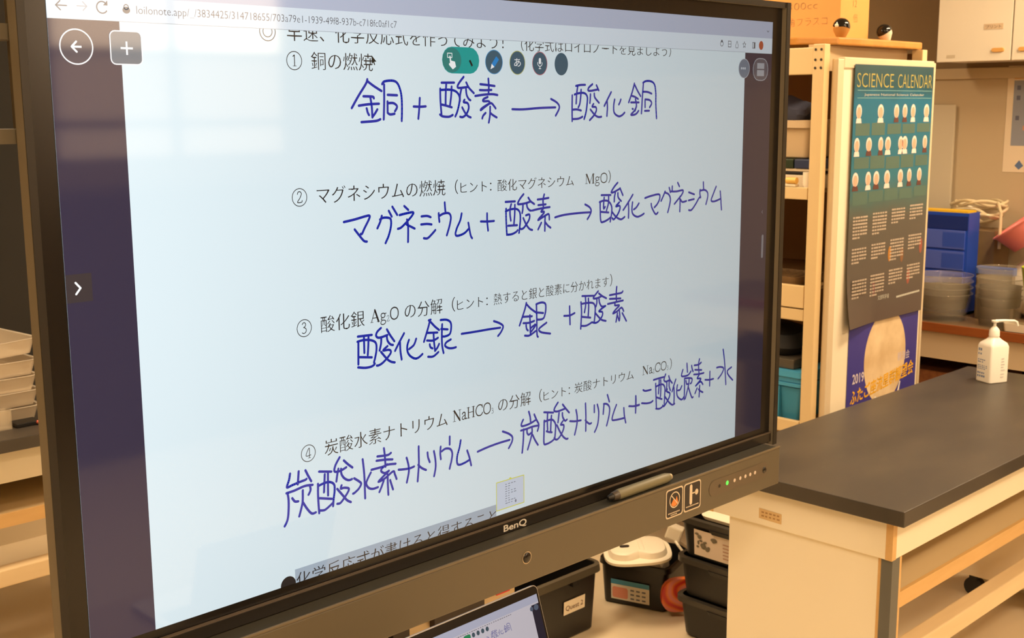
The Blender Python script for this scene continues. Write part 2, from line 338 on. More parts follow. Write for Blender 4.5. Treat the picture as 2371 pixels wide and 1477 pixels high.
HAND = {
 'copper_plus_oxygen': '2560,3950 2545,3915 2466,3818 2399,3727|2560,3936 2620,3900 2700,3860|2517,3818 2608,3815 2621,3802|2468,3745 2568,3756 2672,3760|2586,3808 2598,3737 2601,3653|2546,3724 2555,3694 2568,3672|2653,3715 2628,3683 2601,3656|2490,3617 2612,3623 2654,3628 2682,3638|2728,3912 2725,3780 2716,3636|2708,3914 2734,3936 2820,3942 2869,3918 2900,3847 2908,3758 2903,3622|2762,3830 2860,3827|2759,3778 2758,3688|2764,3764 2822,3764 2857,3737 2834,3700|2758,3688 2783,3675 2830,3680|3100,3806 3091,3713 3080,3638|3032,3737 3106,3735 3163,3738|3340,3932 3482,3934|3393,3926 3385,3838 3382,3752|3453,3901 3446,3821 3432,3746|3325,3883 3326,3780 3335,3672|3330,3872 3430,3875 3501,3861 3540,3821 3539,3769 3514,3694 3490,3653|3339,3752 3389,3743 3452,3729|3318,3670 3348,3655 3418,3651 3462,3666|3592,3983 3542,3936 3519,3902 3541,3890 3645,3900|3620,3937 3653,3891 3708,3848|3566,3888 3548,3832 3545,3780|3617,3879 3624,3833 3648,3798 3668,3788|3599,3792 3588,3772 3634,3763 3646,3722 3617,3670 3577,3647 3545,3650|3570,3728 3609,3676 3641,3652 3669,3643|3881,3972 3886,3904 3881,3840|3784,3924 3865,3918 3956,3910|3778,3874 3840,3873 3918,3876|3724,3824 3823,3835 3922,3840 3990,3833|3872,3816 3822,3798 3818,3780 3880,3780 3892,3763 3830,3728 3788,3704 3796,3716 3855,3745 3913,3763 3946,3739 3967,3718|3900,3733 3897,3662 3882,3597|3846,3680 3816,3657 3804,3633|3900,3680 3937,3658 3979,3640',
 'arrow_copper_oxide': '4170,3710 4306,3708 4510,3719 4730,3724|4670,3800 4748,3768 4782,3730 4763,3687 4732,3649|5008,3920 5070,3929 5138,3931|5032,3914 5018,3844 5012,3758|5080,3886 5075,3819 5062,3755 5042,3723|4958,3834 4956,3718 4958,3597|4989,3841 5051,3854 5128,3854 5168,3819 5164,3748 5150,3678 5125,3614|4966,3702 5023,3704 5081,3694|4966,3616 5034,3618 5077,3627 5101,3637|5240,3938 5192,3909 5178,3880 5226,3877 5316,3890|5297,3929 5315,3903 5330,3881|5212,3845 5210,3800 5205,3762|5266,3852 5276,3813 5336,3764|5257,3755 5238,3729 5287,3725 5298,3697 5268,3651 5204,3603|5213,3703 5278,3651 5328,3632 5373,3634|5512,3866 5467,3807 5412,3735|5452,3787 5458,3715 5452,3640|5564,3797 5550,3734 5560,3669 5623,3636 5675,3645 5716,3671|5657,3797 5642,3768 5626,3748|5859,3951 5828,3868 5776,3768|5864,3938 5908,3881 5958,3828|5824,3831 5872,3821 5920,3801|5810,3768 5932,3768|5878,3801 5895,3740 5874,3687|5831,3707 5843,3704|5895,3727 5864,3687 5812,3650 5854,3648 5896,3660 5928,3687|5998,3955 5984,3814 5974,3660|5992,3959 6040,3976 6117,3974 6172,3944 6196,3862 6199,3753 6214,3610|5994,3872 6064,3870 6130,3854|6028,3791 6030,3720|6028,3798 6099,3791 6132,3760 6101,3720|6025,3686 6096,3687',
 'magnesium': '2290,2841 2397,2854 2503,2872 2547,2874 2540,2846 2494,2779 2466,2734 2454,2735|2394,2775 2440,2722 2484,2676 2514,2668|2672,2865 2656,2820 2624,2767|2653,2836 2687,2848 2742,2844 2766,2826 2764,2769 2737,2694 2705,2640|2746,2901 2776,2852|2784,2932 2834,2862|2910,2930 2953,2895|2858,2859 2928,2868 3002,2873 2996,2849 2938,2800 2874,2756 2837,2747|2936,2817 2947,2760 2943,2630|2931,2776 2968,2759 3018,2736|3094,2832 3155,2832 3196,2819|3089,2765 3154,2765 3205,2757|3115,2648 3157,2644 3203,2673 3246,2707|3286,2847 3288,2810 3293,2773|3356,2934 3359,2890 3364,2845|3295,2824 3338,2839 3398,2840 3424,2806 3409,2737 3374,2652|3549,2828 3531,2769 3489,2702 3475,2652 3502,2638 3577,2654 3632,2691|3626,2742 3636,2695 3652,2629 3670,2604',
 'plus_oxygen_arrow': '3852,2809 3852,2736 3862,2656|3774,2743 3855,2737 3937,2736|4080,2896 4201,2894|4152,2872 4138,2832 4136,2780 4146,2724|4198,2864 4195,2776 4184,2687|4086,2835 4087,2741 4094,2615 4099,2602 4158,2602 4210,2617 4232,2633|4082,2812 4145,2826 4219,2824 4260,2792 4267,2729 4259,2666 4249,2606|4110,2681 4226,2678|4310,2953 4264,2914 4234,2871 4272,2865 4339,2870 4400,2882|4370,2918 4400,2884 4449,2855|4301,2858 4298,2816 4290,2783|4350,2861 4358,2829 4384,2804 4407,2798|4338,2759 4384,2764 4384,2726 4353,2686 4308,2646 4278,2638 4266,2644|4304,2737 4342,2676 4384,2633 4422,2620|4580,2936 4564,2885 4568,2816|4491,2894 4568,2896 4638,2901|4499,2842 4600,2844|4422,2798 4538,2810 4654,2815|4572,2810 4537,2780 4576,2778 4572,2762 4522,2727 4498,2705 4552,2725 4630,2752 4646,2735 4648,2700|4592,2734 4588,2674 4588,2599|4541,2678 4498,2619|4592,2680 4630,2644 4666,2623|4725,2715 4853,2730 5057,2734 5224,2731|5144,2811 5206,2782 5232,2747 5216,2709 5178,2667',
 'magnesium_oxide': '5379,2886 5518,2880|5487,2874 5484,2801 5458,2734|5422,2861 5414,2805 5415,2754 5436,2770|5362,2825 5364,2746 5374,2635 5416,2626 5477,2642 5520,2662|5354,2820 5414,2831 5484,2821 5532,2770 5533,2701 5514,2620|5372,2725 5489,2712|5621,2995 5568,2955 5526,2906 5569,2907 5657,2936|5657,2940 5702,2868|5587,2897 5574,2858 5572,2812|5626,2895 5632,2850 5676,2812|5650,2802 5598,2765 5651,2768 5660,2739 5626,2684 5569,2639 5546,2652|5537,2718 5591,2669 5644,2640 5688,2633 5733,2653|5855,2866 5793,2800 5710,2722|5788,2800 5794,2719 5792,2638|5852,2791 5844,2727 5858,2674 5923,2641 5988,2649 6034,2666|5952,2774 5912,2735 5871,2717|6048,2821 6150,2838 6273,2846 6284,2802 6247,2750 6200,2717|6148,2759 6163,2714 6221,2648 6259,2663|6373,2871 6345,2827 6308,2776|6368,2859 6427,2841 6462,2792 6450,2726 6422,2653|6440,2906 6460,2857|6490,2918 6489,2868|6580,2951 6610,2910|6465,2866 6562,2861 6671,2867 6652,2823 6585,2772 6532,2733|6619,2801 6626,2746 6624,2649|6630,2776 6665,2746 6734,2752|6772,2841 6869,2814|6770,2756 6866,2765|6778,2654 6828,2654 6898,2712 6952,2770 6982,2781|6970,2858 6966,2819 6980,2774|7023,2936 7031,2858|6970,2846 7047,2852 7100,2824 7107,2774 7078,2698|7256,2878 7206,2800 7171,2733 7230,2720 7346,2742|7332,2824 7346,2735 7364,2621',
 'silver_oxide_arrow': '2396,1906 2540,1900|2458,1894 2458,1762|2504,1887 2500,1816 2492,1739|2390,1864 2450,1869 2528,1858 2578,1828 2583,1769 2566,1702 2554,1669 2562,1654 2528,1638 2464,1637 2390,1652|2400,1859 2394,1676|2410,1734 2534,1714|2636,1945 2595,1918 2583,1886 2615,1866 2702,1877|2697,1925 2732,1870 2774,1815|2636,1864 2632,1814 2615,1759|2695,1864 2702,1828 2730,1795 2759,1785|2700,1784 2652,1754 2714,1751 2735,1729 2705,1693 2644,1650 2600,1636 2582,1638|2630,1745 2690,1678 2733,1647 2773,1635|2880,1868 2834,1809 2779,1732|2834,1798 2836,1721 2848,1648|2932,1804 2912,1757 2914,1704 2943,1663 2992,1635 3034,1637 3078,1661|3011,1803 2984,1753 2930,1725|3154,1942 3177,1945|3166,1937 3149,1886 3096,1764|3177,1924 3219,1883 3270,1843|3136,1836 3250,1824|3206,1824 3209,1751 3219,1671|3130,1771 3201,1761 3256,1777|3161,1734 3168,1708 3192,1693|3267,1722 3246,1691 3219,1667|3139,1628 3198,1622 3258,1652|3288,1928 3355,1922 3402,1894 3409,1845 3392,1792 3336,1778 3300,1784|3306,1889 3300,1793 3302,1701 3317,1634|3293,1849 3369,1835|3404,1742 3351,1724 3335,1696 3374,1670 3422,1662 3463,1665|3530,1774 3688,1771 3858,1770 4005,1766|3923,1837 3996,1808 4040,1774 4013,1726 3974,1694',
 'silver_plus_oxygen': '4340,1954 4319,1892 4250,1753|4344,1940 4398,1893 4478,1842|4294,1829 4416,1819|4387,1833 4390,1745 4394,1657|4300,1769 4376,1763 4445,1772|4336,1747 4343,1710 4361,1692|4448,1732 4398,1708 4397,1672 4459,1725 4452,1737|4318,1650 4382,1643 4462,1674|4474,1924 4478,1795 4481,1640 4496,1614|4470,1925 4530,1934 4581,1925 4600,1894 4592,1823 4566,1779 4507,1776 4478,1783|4478,1847 4566,1831|4610,1734 4529,1701 4506,1678 4544,1650 4662,1622|4930,1852 4933,1764 4937,1674|4852,1768 4936,1762 5002,1777|5108,1930 5283,1913|5155,1919 5160,1844 5144,1765|5199,1896 5204,1812 5196,1710|5092,1873 5101,1770 5090,1611|5097,1854 5188,1854 5268,1842 5300,1800 5297,1719 5286,1650|5105,1727 5232,1703|5105,1638 5173,1632 5253,1654|5343,1952 5271,1893 5324,1884 5396,1897|5352,1929 5404,1896 5466,1867|5324,1878 5324,1840 5312,1804|5356,1874 5364,1836 5397,1794 5455,1792|5447,1791 5357,1752 5406,1738 5407,1700 5359,1656 5310,1641 5253,1654|5301,1740 5366,1683 5407,1656 5461,1641|5623,1965 5616,1899 5621,1811|5516,1892 5612,1894 5696,1896 5716,1910|5516,1855 5684,1841|5488,1807 5612,1812 5722,1816|5604,1813 5596,1781 5664,1773 5606,1735 5568,1702 5631,1716 5698,1746 5732,1706|5636,1698 5616,1612|5664,1728 5674,1666 5666,1617 5640,1671|5712,1690 5777,1600',
 'sodium_bicarbonate': '1697,910 1685,860 1663,806 1710,812 1788,823 1832,827 1850,833|1778,911 1772,860 1765,808|1842,905 1867,853 1894,804|1656,760 1730,764 1830,779 1906,771|1666,760 1674,696 1667,587 1651,529 1628,496|1708,707 1732,675 1764,668|1880,767 1884,733 1863,699|1810,748 1806,664 1795,618 1768,543|1808,649 1845,587 1888,537 1928,537|1972,866 2092,839|2026,832 2020,760 2013,684|2058,839 2054,727 2052,649|1957,767 1955,653 1960,522|1962,749 2011,759 2068,758 2114,728 2118,674 2106,607 2098,547|1969,645 2089,611|1965,543 2014,535 2060,554 2102,578|2178,941 2138,890 2121,840 2147,825 2194,829 2242,843|2218,906 2260,864 2304,827|2162,848 2149,799 2138,746|2188,842 2192,795 2220,754 2262,729 2297,731|2189,702 2180,676 2212,676 2259,660 2252,632 2214,591 2172,556 2140,557|2144,682 2192,622 2238,565 2278,538|2410,874 2422,744 2426,535|2318,732 2362,699 2388,670 2360,632 2317,607 2302,605|2492,743 2460,700 2440,659 2463,618 2506,598 2562,600|2635,922 2644,847 2648,759|2564,866 2644,857 2682,856 2710,866|2553,831 2650,820 2725,806|2498,765 2610,765 2673,772 2758,761|2667,776 2610,753 2602,728 2640,705 2684,716 2620,679 2569,645 2638,659 2728,701 2746,671 2764,626|2668,689 2668,596 2672,508|2625,642 2599,592 2576,554|2694,632 2712,576 2723,543',
 'sodium_arrow': '2788,702 2842,693 2914,687 2960,693|2878,788 2898,719 2900,656 2875,569|3015,860 3015,766 3013,689 2996,552|3006,698 3044,661 3094,632|3114,785 3119,739 3138,693|3187,783 3202,706 3204,632 3184,556|3266,806 3260,746 3266,692|3374,876 3372,803|3278,761 3322,776 3378,761 3401,716 3389,650 3367,583|3504,816 3488,752 3459,677 3458,614 3486,594 3549,599 3607,614|3580,706 3607,636 3627,558|3708,668 3839,685 3986,694 4114,696|4025,794 4100,759 4149,719 4145,673 4102,619',
 'carbonate_sodium': '4294,855 4269,815 4284,794 4378,799 4460,820|4368,919 4386,866 4393,806|4441,879 4474,817 4504,764 4485,709|4262,756 4334,757 4422,764 4496,760|4298,761 4294,652 4278,538|4345,749 4345,720 4367,695 4411,713|4412,750 4408,687 4352,554|4418,685 4452,625 4492,571|4575,874 4704,847|4624,854 4620,774 4624,693|4678,823 4670,743 4666,663|4579,793 4575,676 4575,567 4616,556 4670,564 4708,578|4575,780 4632,785 4692,779 4734,730 4734,666 4724,586|4609,682 4640,668 4685,656|4769,935 4723,889 4719,860 4769,848 4870,857|4834,905 4878,856 4928,806|4784,829 4777,782 4769,737|4831,821 4838,776 4870,735 4897,743|4839,738 4808,708 4850,697 4847,655 4808,602 4762,571 4727,580 4716,594|4754,714 4800,636 4847,578 4886,551 4910,549|4940,718 5012,703 5100,696|5027,815 5043,748 5040,666 5008,568|5165,856 5172,725 5171,574|5164,685 5196,656 5229,636 5254,639|5297,813 5298,740|5342,813 5364,734 5356,634 5336,582 5304,537|5494,885 5525,808|5442,793 5432,698|5438,801 5492,789 5530,743 5522,665 5486,567|5636,757 5594,686 5570,616 5621,601 5758,595|5752,703 5762,620 5786,541|5835,707 5923,690 6002,689|5942,795 5942,708 5942,615',
 'dioxide_water': '6060,838 6099,821 6189,819|6040,701 6118,685 6188,682 6224,694|6230,916 6317,919 6405,920|6432,945 6405,889 6438,864 6495,870|6325,903 6323,832 6317,754|6350,899 6355,806 6350,715|6266,872 6273,769 6285,604|6268,836 6327,846 6391,841 6424,795 6422,717 6417,626|6282,721 6375,685|6277,599 6341,588 6405,607|6486,918 6511,867 6549,830|6454,861 6456,815 6446,760|6496,855 6496,808 6518,755|6465,777 6458,753 6507,728 6504,688 6460,638 6413,600 6392,614|6427,702 6494,633 6552,592 6596,596|6610,861 6579,805 6548,737|6579,778 6586,689 6584,604|6640,794 6630,734 6644,668 6716,619 6757,644|6716,771 6688,734 6650,733|6731,946 6708,887 6742,871 6825,873 6874,907|6800,1005 6812,907|6885,968 6895,930 6913,898|6763,846 6890,826 6888,779 6866,772|6764,841 6766,736 6762,611|6789,816 6803,777 6824,774|6844,823 6834,751 6783,618|6829,746 6874,655 6902,610 6922,612|7024,1020 7009,959 7021,852|6932,963 7009,959 7056,976|6946,911 7067,890|6927,862 7021,852 7108,851|7022,841 6992,809 7058,793 6999,750 6966,729 7050,763 7095,724|7038,722 7030,596|6992,698 6956,646|7018,683 7054,656 7098,635|7136,769 7216,756 7290,755|7221,849 7222,686|7460,1062 7494,911 7528,651|7348,872 7415,870 7478,844 7445,789 7376,741|7629,834 7552,805 7573,753 7658,681',
 'plus_before': '5942,796 5947,725 5942,615|5833,706 5917,692 6002,693',
}

# ---------------------------------------------------------------- the room
XW, YB, XL, YF, HC = 4.85, 3.3, -3.2, -4.6, 3.0
floor_m = mat('floor_vinyl', (228, 210, 178), 0.38, noise=(3.0, 0.35, (216, 196, 162)))
wall_m = mat('wall_paint', (196, 178, 146), 0.75, noise=(2.0, 0.25, (184, 166, 134)))
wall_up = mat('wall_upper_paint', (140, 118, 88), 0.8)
white_m = mat('white_paint', (232, 226, 212), 0.6)
struct('floor', bx(XL - .1, XW + .1, YF - .1, YB + .1, -0.1, 0), floor_m)
struct('ceiling', bx(XL - .1, XW + .1, YF - .1, YB + .1, HC, HC + 0.1), white_m)
struct('wall_left', bx(XL - .1, XL, YF, YB, 0, HC), wall_m)
struct('wall_back', bx(XL, XW, YB, YB + .1, 0, HC), wall_m)
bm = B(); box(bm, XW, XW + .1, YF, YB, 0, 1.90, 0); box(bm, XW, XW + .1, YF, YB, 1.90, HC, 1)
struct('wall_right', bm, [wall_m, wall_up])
struct('trim_1', bx(XW - .018, XW, YF, YB, 1.885, 1.935), wall_m, bevel=0.004)
# wall behind the photographer, with a window whose daylight the panel mirrors
WX0, WX1, WZ0, WZ1 = 2.05, 3.55, 1.47, 2.74
bm = B()
box(bm, XL, WX0, YF - .1, YF, 0, HC); box(bm, WX1, XW, YF - .1, YF, 0, HC)
box(bm, WX0, WX1, YF - .1, YF, 0, WZ0); box(bm, WX0, WX1, YF - .1, YF, WZ1, HC)
struct('wall_front', bm, wall_m)
bm = B()
for x in (WX0, WX0 + .72, WX1 - .04): box(bm, x, x + .04, YF - .07, YF - .02, WZ0, WZ1)
for z in (WZ0, 1.67, 2.05, WZ1 - .04): box(bm, WX0, WX1, YF - .072, YF - .018, z, z + .04)
w1 = struct('window_1', bm, mat('window_metal', (120, 112, 104), 0.4))
obj('pane', bx(WX0, WX1, YF - .048, YF - .044, 2.07, WZ1), clear_mat('window_glass', (235, 240, 240), 0.06, 0.02), w1)
obj('frosted_pane', bx(WX0, WX1, YF - .048, YF - .044, WZ0, 2.07), clear_mat('window_frosted', (214, 190, 160), 0.55, 0.4), w1)
dark_wood = mat('dark_wood', (58, 40, 30), 0.5, noise=(4, 0.5, (40, 27, 20), (1, 1, 12)))
t = thing('storage_cabinet', 'low dark wooden cabinet standing along the wall behind the photographer', 'cabinet', (3.2, YF + .26, 0))
obj('body', bx(1.75, 4.7, YF + .01, YF + .5, 0.0, 1.36), dark_wood, t, bevel=0.006)
for i in range(4):
    x = 1.79 + i * .725
    d = obj('door', bx(x, x + .7, YF + .5, YF + .52, 0.08, 1.3), dark_wood, t, bevel=0.004)
    obj('handle', bx(x + .62, x + .64, YF + .52, YF + .545, .62, .78), mat('steel', (170, 165, 158), 0.3, 0.9), d)

# ---------------------------------------------------------------- the large touch display
DZ = 1.02
A_, Bq_ = 1.650, 0.928125
black_gloss = mat('black_glass_border', (20, 17, 15), 0.22)
frame_m = mat('frame_metal', (134, 126, 110), 0.45)
trim_m = mat('front_trim_metal', (30, 26, 22), 0.35)
bar_m = mat('bar_metal', (92, 83, 66), 0.45)
black_p = mat('black_plastic', (24, 22, 21), 0.45)
D = thing('interactive_display', 'large black-framed touch display showing a white page of blue handwritten chemistry words', 'display', (0.825, 0.03, 0.0))
bm = B(); X0, X1, Z0, Z1 = -.043, 1.703, 0.975, 1.992
r = .016
box(bm, X0, X0 + .011, -.0085, .0165, Z0, Z1); box(bm, X1 - .015, X1, -.0105, .0165, Z0, Z1)
box(bm, X0 + .011, X1 - .015, -.0085, .0165, Z1 - .012, Z1)
obj('outer_frame', bm, frame_m, D)
bm = B()
box(bm, X0, X0 + .011, -.010, -.0085, Z0, Z1); box(bm, X1 - .015, X1, -.012, -.0105, Z0, Z1); box(bm, X0 + .011, X1 - .015, -.010, -.0085, Z1 - .012, Z1)
obj('front_trim', bm, trim_m, D)
obj('glass_border', bx(X0 + .011, X1 - .015, .0008, .02, Z0 + .004, Z1 - .012), black_gloss, D)
obj('bottom_bezel', bx(X0 + .011, X1 - .015, -.006, .0, .983, 1.004), mat('bezel_black', (30, 26, 22), 0.3), D, bevel=0.0012)
obj('bezel_highlight', bx(X0 + .011, X1 - .015, -.0068, -.0005, 1.0042, 1.0058), mat('highlight_brown', (88, 76, 64), 0.35), D)  # lighter strip, a painted highlight along the bezel's upper edge
obj('back_body', bx(.0, 1.66, .02, .085, .93, 1.96), black_p, D, bevel=0.008)
bm = B(); hz0 = 1.722
box(bm, -.16, -.02, .022, .062, hz0, 1.741); box(bm, -.16, -.02, .022, .062, 1.853, 1.873)
box(bm, -.16, -.02, .022, .062, 1.975, 1.995); box(bm, -.0275, -.0, .022, .062, hz0, 1.995); box(bm, -.16, -.13, .022, .062, hz0, 1.995)
obj('side_handle', bm, bar_m, D)
bm = B(); box(bm, -.02, 1.662, -.048, .02, .894, .981); 
obj('speaker_bar', bm, bar_m, D, bevel=0.003)
obj('bar_lip', bx(-.02, 1.662, -.0492, -.0445, .981, .9855), mat('lip_metal', (106, 94, 74), 0.4), D, bevel=0.0012)
obj('pen_tray', bx(-.018, 1.655, -.0442, -.0065, .9812, .9830), mat('tray_dark', (52, 50, 42), 0.5), D)
bm = B()
box(bm, .34, .40, .13, .19, 0.06, 1.55); box(bm, .62, .68, .13, .19, 0.06, 1.55); box(bm, .30, .72, .086, .13, 1.1, 1.6)
obj('stand_column', bm, black_p, D, bevel=0.004)
bm = B(); box(bm, .33, .41, -.14, .55, .055, .10); box(bm, .61, .69, -.14, .55, .055, .10); box(bm, .41, .61, .13, .19, .055, .10)
obj('stand_foot', bm, black_p, D, bevel=0.004)
for x in (.37, .65):
    for y in (-.10, .51):
        bm = B(); tube(bm, [(x - .015, y, .0275), (x + .015, y, .0275)], .0275, 16); obj('wheel', bm, black_p, D, smooth=True)

# ---- what the screen shows
S0 = Flat((0, 0, DZ), (1, 0, 0), (0, 0, 1), (0, -1, 0), 0.00025)
white_s = screen_mat('screen_page', (226, 242, 248), 1.22)
f = S0.new(); f.rect(0, A_, 0, Bq_, 0)
screen = f.obj('screen', white_s, D)
dark_s = screen_mat('screen_dark_strip', (56, 49, 74), 1.0)
ink_s = screen_mat('screen_ink', (32, 30, 34), 1.0)
blue_s = screen_mat('screen_blue_ink', (4, 36, 172), 1.15)
bar_s = screen_mat('screen_tab_strip', (196, 204, 226), 1.1)
tool_s = screen_mat('screen_toolbar', (224, 236, 246), 1.2)
wht_s = screen_mat('screen_white', (255, 255, 255), 1.2)
gry_s = screen_mat('screen_grey_icon', (110, 112, 118), 1.0)
slate_s = screen_mat('screen_slate', (66, 104, 124), 1.0)
teal_s = screen_mat('screen_teal', (0, 176, 170), 1.0)
teal2_s = screen_mat('screen_teal_dark', (40, 142, 136), 1.0)
yel_s = screen_mat('screen_yellow', (232, 232, 96), 1.1)
P = lambda name, F, m, label=None: F.obj(name, m, screen, label)
P('dark_side_strip', S0.new().rect(0, .0985, 0, .8605, 1), dark_s)
P('dark_side_strip', S0.new().rect(1.547, A_, 0, .8595, 1), dark_s)
P('tab_strip', S0.new().rect(0, A_, .8925, Bq_, 1), bar_s)
P('browser_toolbar', S0.new().rect(0, A_, .8607, .8925, 1), tool_s)
P('toolbar_rule', S0.new().rect(.0985, 1.547, .8600, .8607, 2), screen_mat('screen_rule', (176, 186, 196), 1.0))
f = S0.new(); f.stroke([(.027, .8771), (.0125, .8771)], .0016, 2); f.stroke([(.0185, .8828), (.0125, .8771), (.0185, .8714)], .0016, 2); P('navigation_icon', f, gry_s)
f = S0.new(); f.ell(.1095, .8755, .0055, .0045, 2); f.ring(.1095, .8795, .0032, .0014, k=2); P('padlock_icon', f, gry_s)
n = 18; f = S0.new()
f.stroke([(.0754 + .0075 * math.cos(PI * (.25 + 1.55 * i / n)), .8774 + .0075 * math.sin(PI * (.25 + 1.55 * i / n))) for i in range(n + 1)], .0017, 2)
f.poly([(.0768, .8800), (.0832, .8800), (.0832, .8866)], 2); P('navigation_icon', f, gry_s)
f = S0.new(); f.stroke([(.041, .8776), (.0545, .8776)], .0014, 2); f.stroke([(.049, .8830), (.0545, .8776), (.049, .8722)], .0014, 2)
P('navigation_icon', f, screen_mat('screen_pale_icon', (180, 186, 194), 1.1))
f = S0.new(); f.text('loilonote.app/_/3834425/314718655/703a79e1-1939-49f8-937b-c718fc0af1c7', .1241, .8715, .0155, 2, width=.4505, thin=(.012, .012))
P('address_text', f, screen_mat('screen_url', (104, 106, 114), 1.0))
for u, sh in ((1.4598, 0), (1.4879, 1), (1.5149, 2), (1.5422, 3), (1.5782, 4)):
    f = S0.new(); v = .8757
    if sh == 0: f.ring(u, v, .005, .0014, k=2); f.ell(u, v + .005, .003, .003, 2)
    elif sh in (1, 4): f.loop([(u - .005, v - .006), (u + .005, v - .006), (u + .005, v + .006), (u - .005, v + .006)], .0014, 2); f.rect(u, u + .005, v - .006, v + .006, 2) if sh == 4 else f.stroke([(u - .004, v), (u + .004, v)], .0012, 2)
    elif sh == 2: f.loop([(u, v + .007), (u + .005, v - .002), (u + .004, v - .007), (u - .004, v - .007), (u - .005, v - .002)], .0012, 2)
    else: f.loop([(u + .006 * math.sin(2 * PI * i / 10) * (1 if i % 2 == 0 else .45), v + .007 * math.cos(2 * PI * i / 10) * (1 if i % 2 == 0 else .45)) for i in range(10)], .0012, 2)
    P('browser_icon', f, gry_s)
P('profile_icon', S0.new().ell(1.6065, .8765, .0085, .0095, 2), screen_mat('screen_orange', (206, 96, 62), 1.0))
P('tab_menu_icon', S0.new().stroke([(1.628, .909), (1.6318, .9060), (1.6355, .909)], .0014, 2), gry_s)
# buttons at the left and right
f = S0.new(); f.ell(.0365, .8257, .0225, k=2); bt = P('back_button', f, screen_mat('screen_button_dark', (70, 66, 84), 1.0), 'round back button with a white arrow')
f = S0.new(); f.ring(.0365, .8257, .0222, .0017, k=3); f.stroke([(.030, .8257), (.0435, .8257)], .0026, 3, cap=0); f.stroke([(.0365, .8322), (.030, .8257), (.0365, .8192)], .0026, 3)
P('back_arrow', f, wht_s)
f = S0.new(); f.rrect(.0835, .1287, .8045, .8480, .007, 2); P('add_button', f, screen_mat('screen_button_slate', (118, 128, 138), 1.0), 'square button with a white plus')
f = S0.new(); ps = [((.0835 + .1287) / 2 + x, .82625 + y) for x, y in rr(.0226, .02175, .007)]; f.loop(ps, .0016, 3)
f.rect(.098, .1156, .8245, .8271, 3); f.rect(.1055, .1081, .8170, .8346, 3); P('plus_sign', f, wht_s)
P('drawer_tab', S0.new().rect(.0004, .0364, .4915, .5296, 2), screen_mat('screen_tab_dark', (66, 56, 58), 1.0))
P('drawer_chevron', S0.new().stroke([(.0135, .5182), (.0200, .5105), (.0135, .5028)], .0028, 3), wht_s)
f = S0.new(); f.ell(1.5435, .8258, .0205, .0206, 2); P('more_button', f, screen_mat('screen_button_grey', (128, 142, 160), 1.0))
f = S0.new()
for i in range(3): f.ell(1.534 + i * .0065, .826, .0026, k=3)
f.ring(1.5435, .8258, .0203, .0012, k=3); P('more_dots', f, screen_mat('screen_pale', (220, 228, 236), 1.0))
f = S0.new(); f.rrect(1.5785, 1.6345, .8020, .8475, .02, 2); P('gallery_button', f, screen_mat('screen_button_grey_dark', (104, 100, 112), 1.0))
f = S0.new(); f.loop([(1.6065 + x, .8247 + y) for x, y in rr(.0285, .0235, .021)], .0018, 3)
f.rect(1.593, 1.6205, .8262, .8385, 3); f.rect(1.593, 1.6205, .8105, .8235, 3); P('gallery_icon', f, screen_mat('screen_pale2', (188, 190, 196), 1.0))
f = S0.new(); f.rrect(1.631, 1.6385, .4045, .4575, .003, 2); P('scroll_handle', f, screen_mat('screen_handle', (150, 150, 158), 1.0))
f = S0.new(); f.stroke([(1.632, .5125), (1.6285, .5095), (1.632, .5065)], .0014, 2); P('collapse_chevron', f, screen_mat('screen_handle', (150, 150, 158), 1.0))
# the floating tool row
f = S0.new(); f.rrect(.6702, .7551, .8020, .8458, .0215, 3); P('mode_switch', f, teal_s, 'turquoise mode switch')
f = S0.new(); f.ell(.6920, .8239, .0212, .0205, 4); P('mode_knob', f, teal2_s)
f = S0.new(); f.loop([(.682, .828), (.692, .828), (.692, .835), (.682, .835)], .0013, 5)
f.poly([(.6862, .8310), (.6885, .8310), (.6900, .8230), (.6985, .8215), (.7010, .8130), (.6935, .8085), (.6850, .8160), (.6855, .8190), (.6875, .8185)], 5)
P('tap_icon', f, wht_s)
P('pen_icon', S0.new().stroke([(.7325, .8245), (.7385, .8150)], .0040, 4, cap=0), screen_mat('screen_black', (14, 26, 28), 1.0))
for u, a, c, nm in ((.7901, .0205, (90, 170, 226), 'pencil'), (.8474, .0190, (206, 206, 120), 'kana'), (.9046, .0190, (214, 120, 130), 'microphone'), (.9617, .0180, None, 'plain')):
    f = S0.new(); f.ell(u, .8228, a, .0202, 3); P(nm + '_button', f, slate_s)
    if c: f = S0.new(); f.ring(u, .8228, a, .0012, .0202, 4); P('button_ring', f, screen_mat('screen_ring_' + nm, c, 1.0))
f = S0.new(); f.stroke([(.7985, .8300), (.7875, .8170)], .0085, 5, cap=0); P('pencil_body', f, screen_mat('screen_sky', (30, 150, 232), 1.0))
f = S0.new(); f.poly([(.7842, .8197), (.7906, .8143), (.7815, .8105)], 5); P('pencil_point', f, wht_s)
f = S0.new(); f.text('あ', .8392, .8170, .0170, 5, width=.0165); P('kana_glyph', f, wht_s)
f = S0.new(); f.rrect(.9018, .9074, .8215, .8325, .0027, 5)
f.stroke([(.8992, .8245), (.8995, .8205), (.9046, .8175), (.9097, .8205), (.9100, .8245)], .0013, 5, smooth=True); f.rect(.9040, .9052, .8140, .8175, 5); f.rect(.9015, .9077, .8130, .8143, 5)
P('microphone_glyph', f, wht_s)
f = S0.new(); f.poly([(.5215, .8275), (.5215, .8135), (.5245, .8165), (.5268, .8120), (.5285, .8128), (.5265, .8172), (.5310, .8178)], 4); P('mouse_pointer', f, screen_mat('screen_black', (14, 26, 28), 1.0))

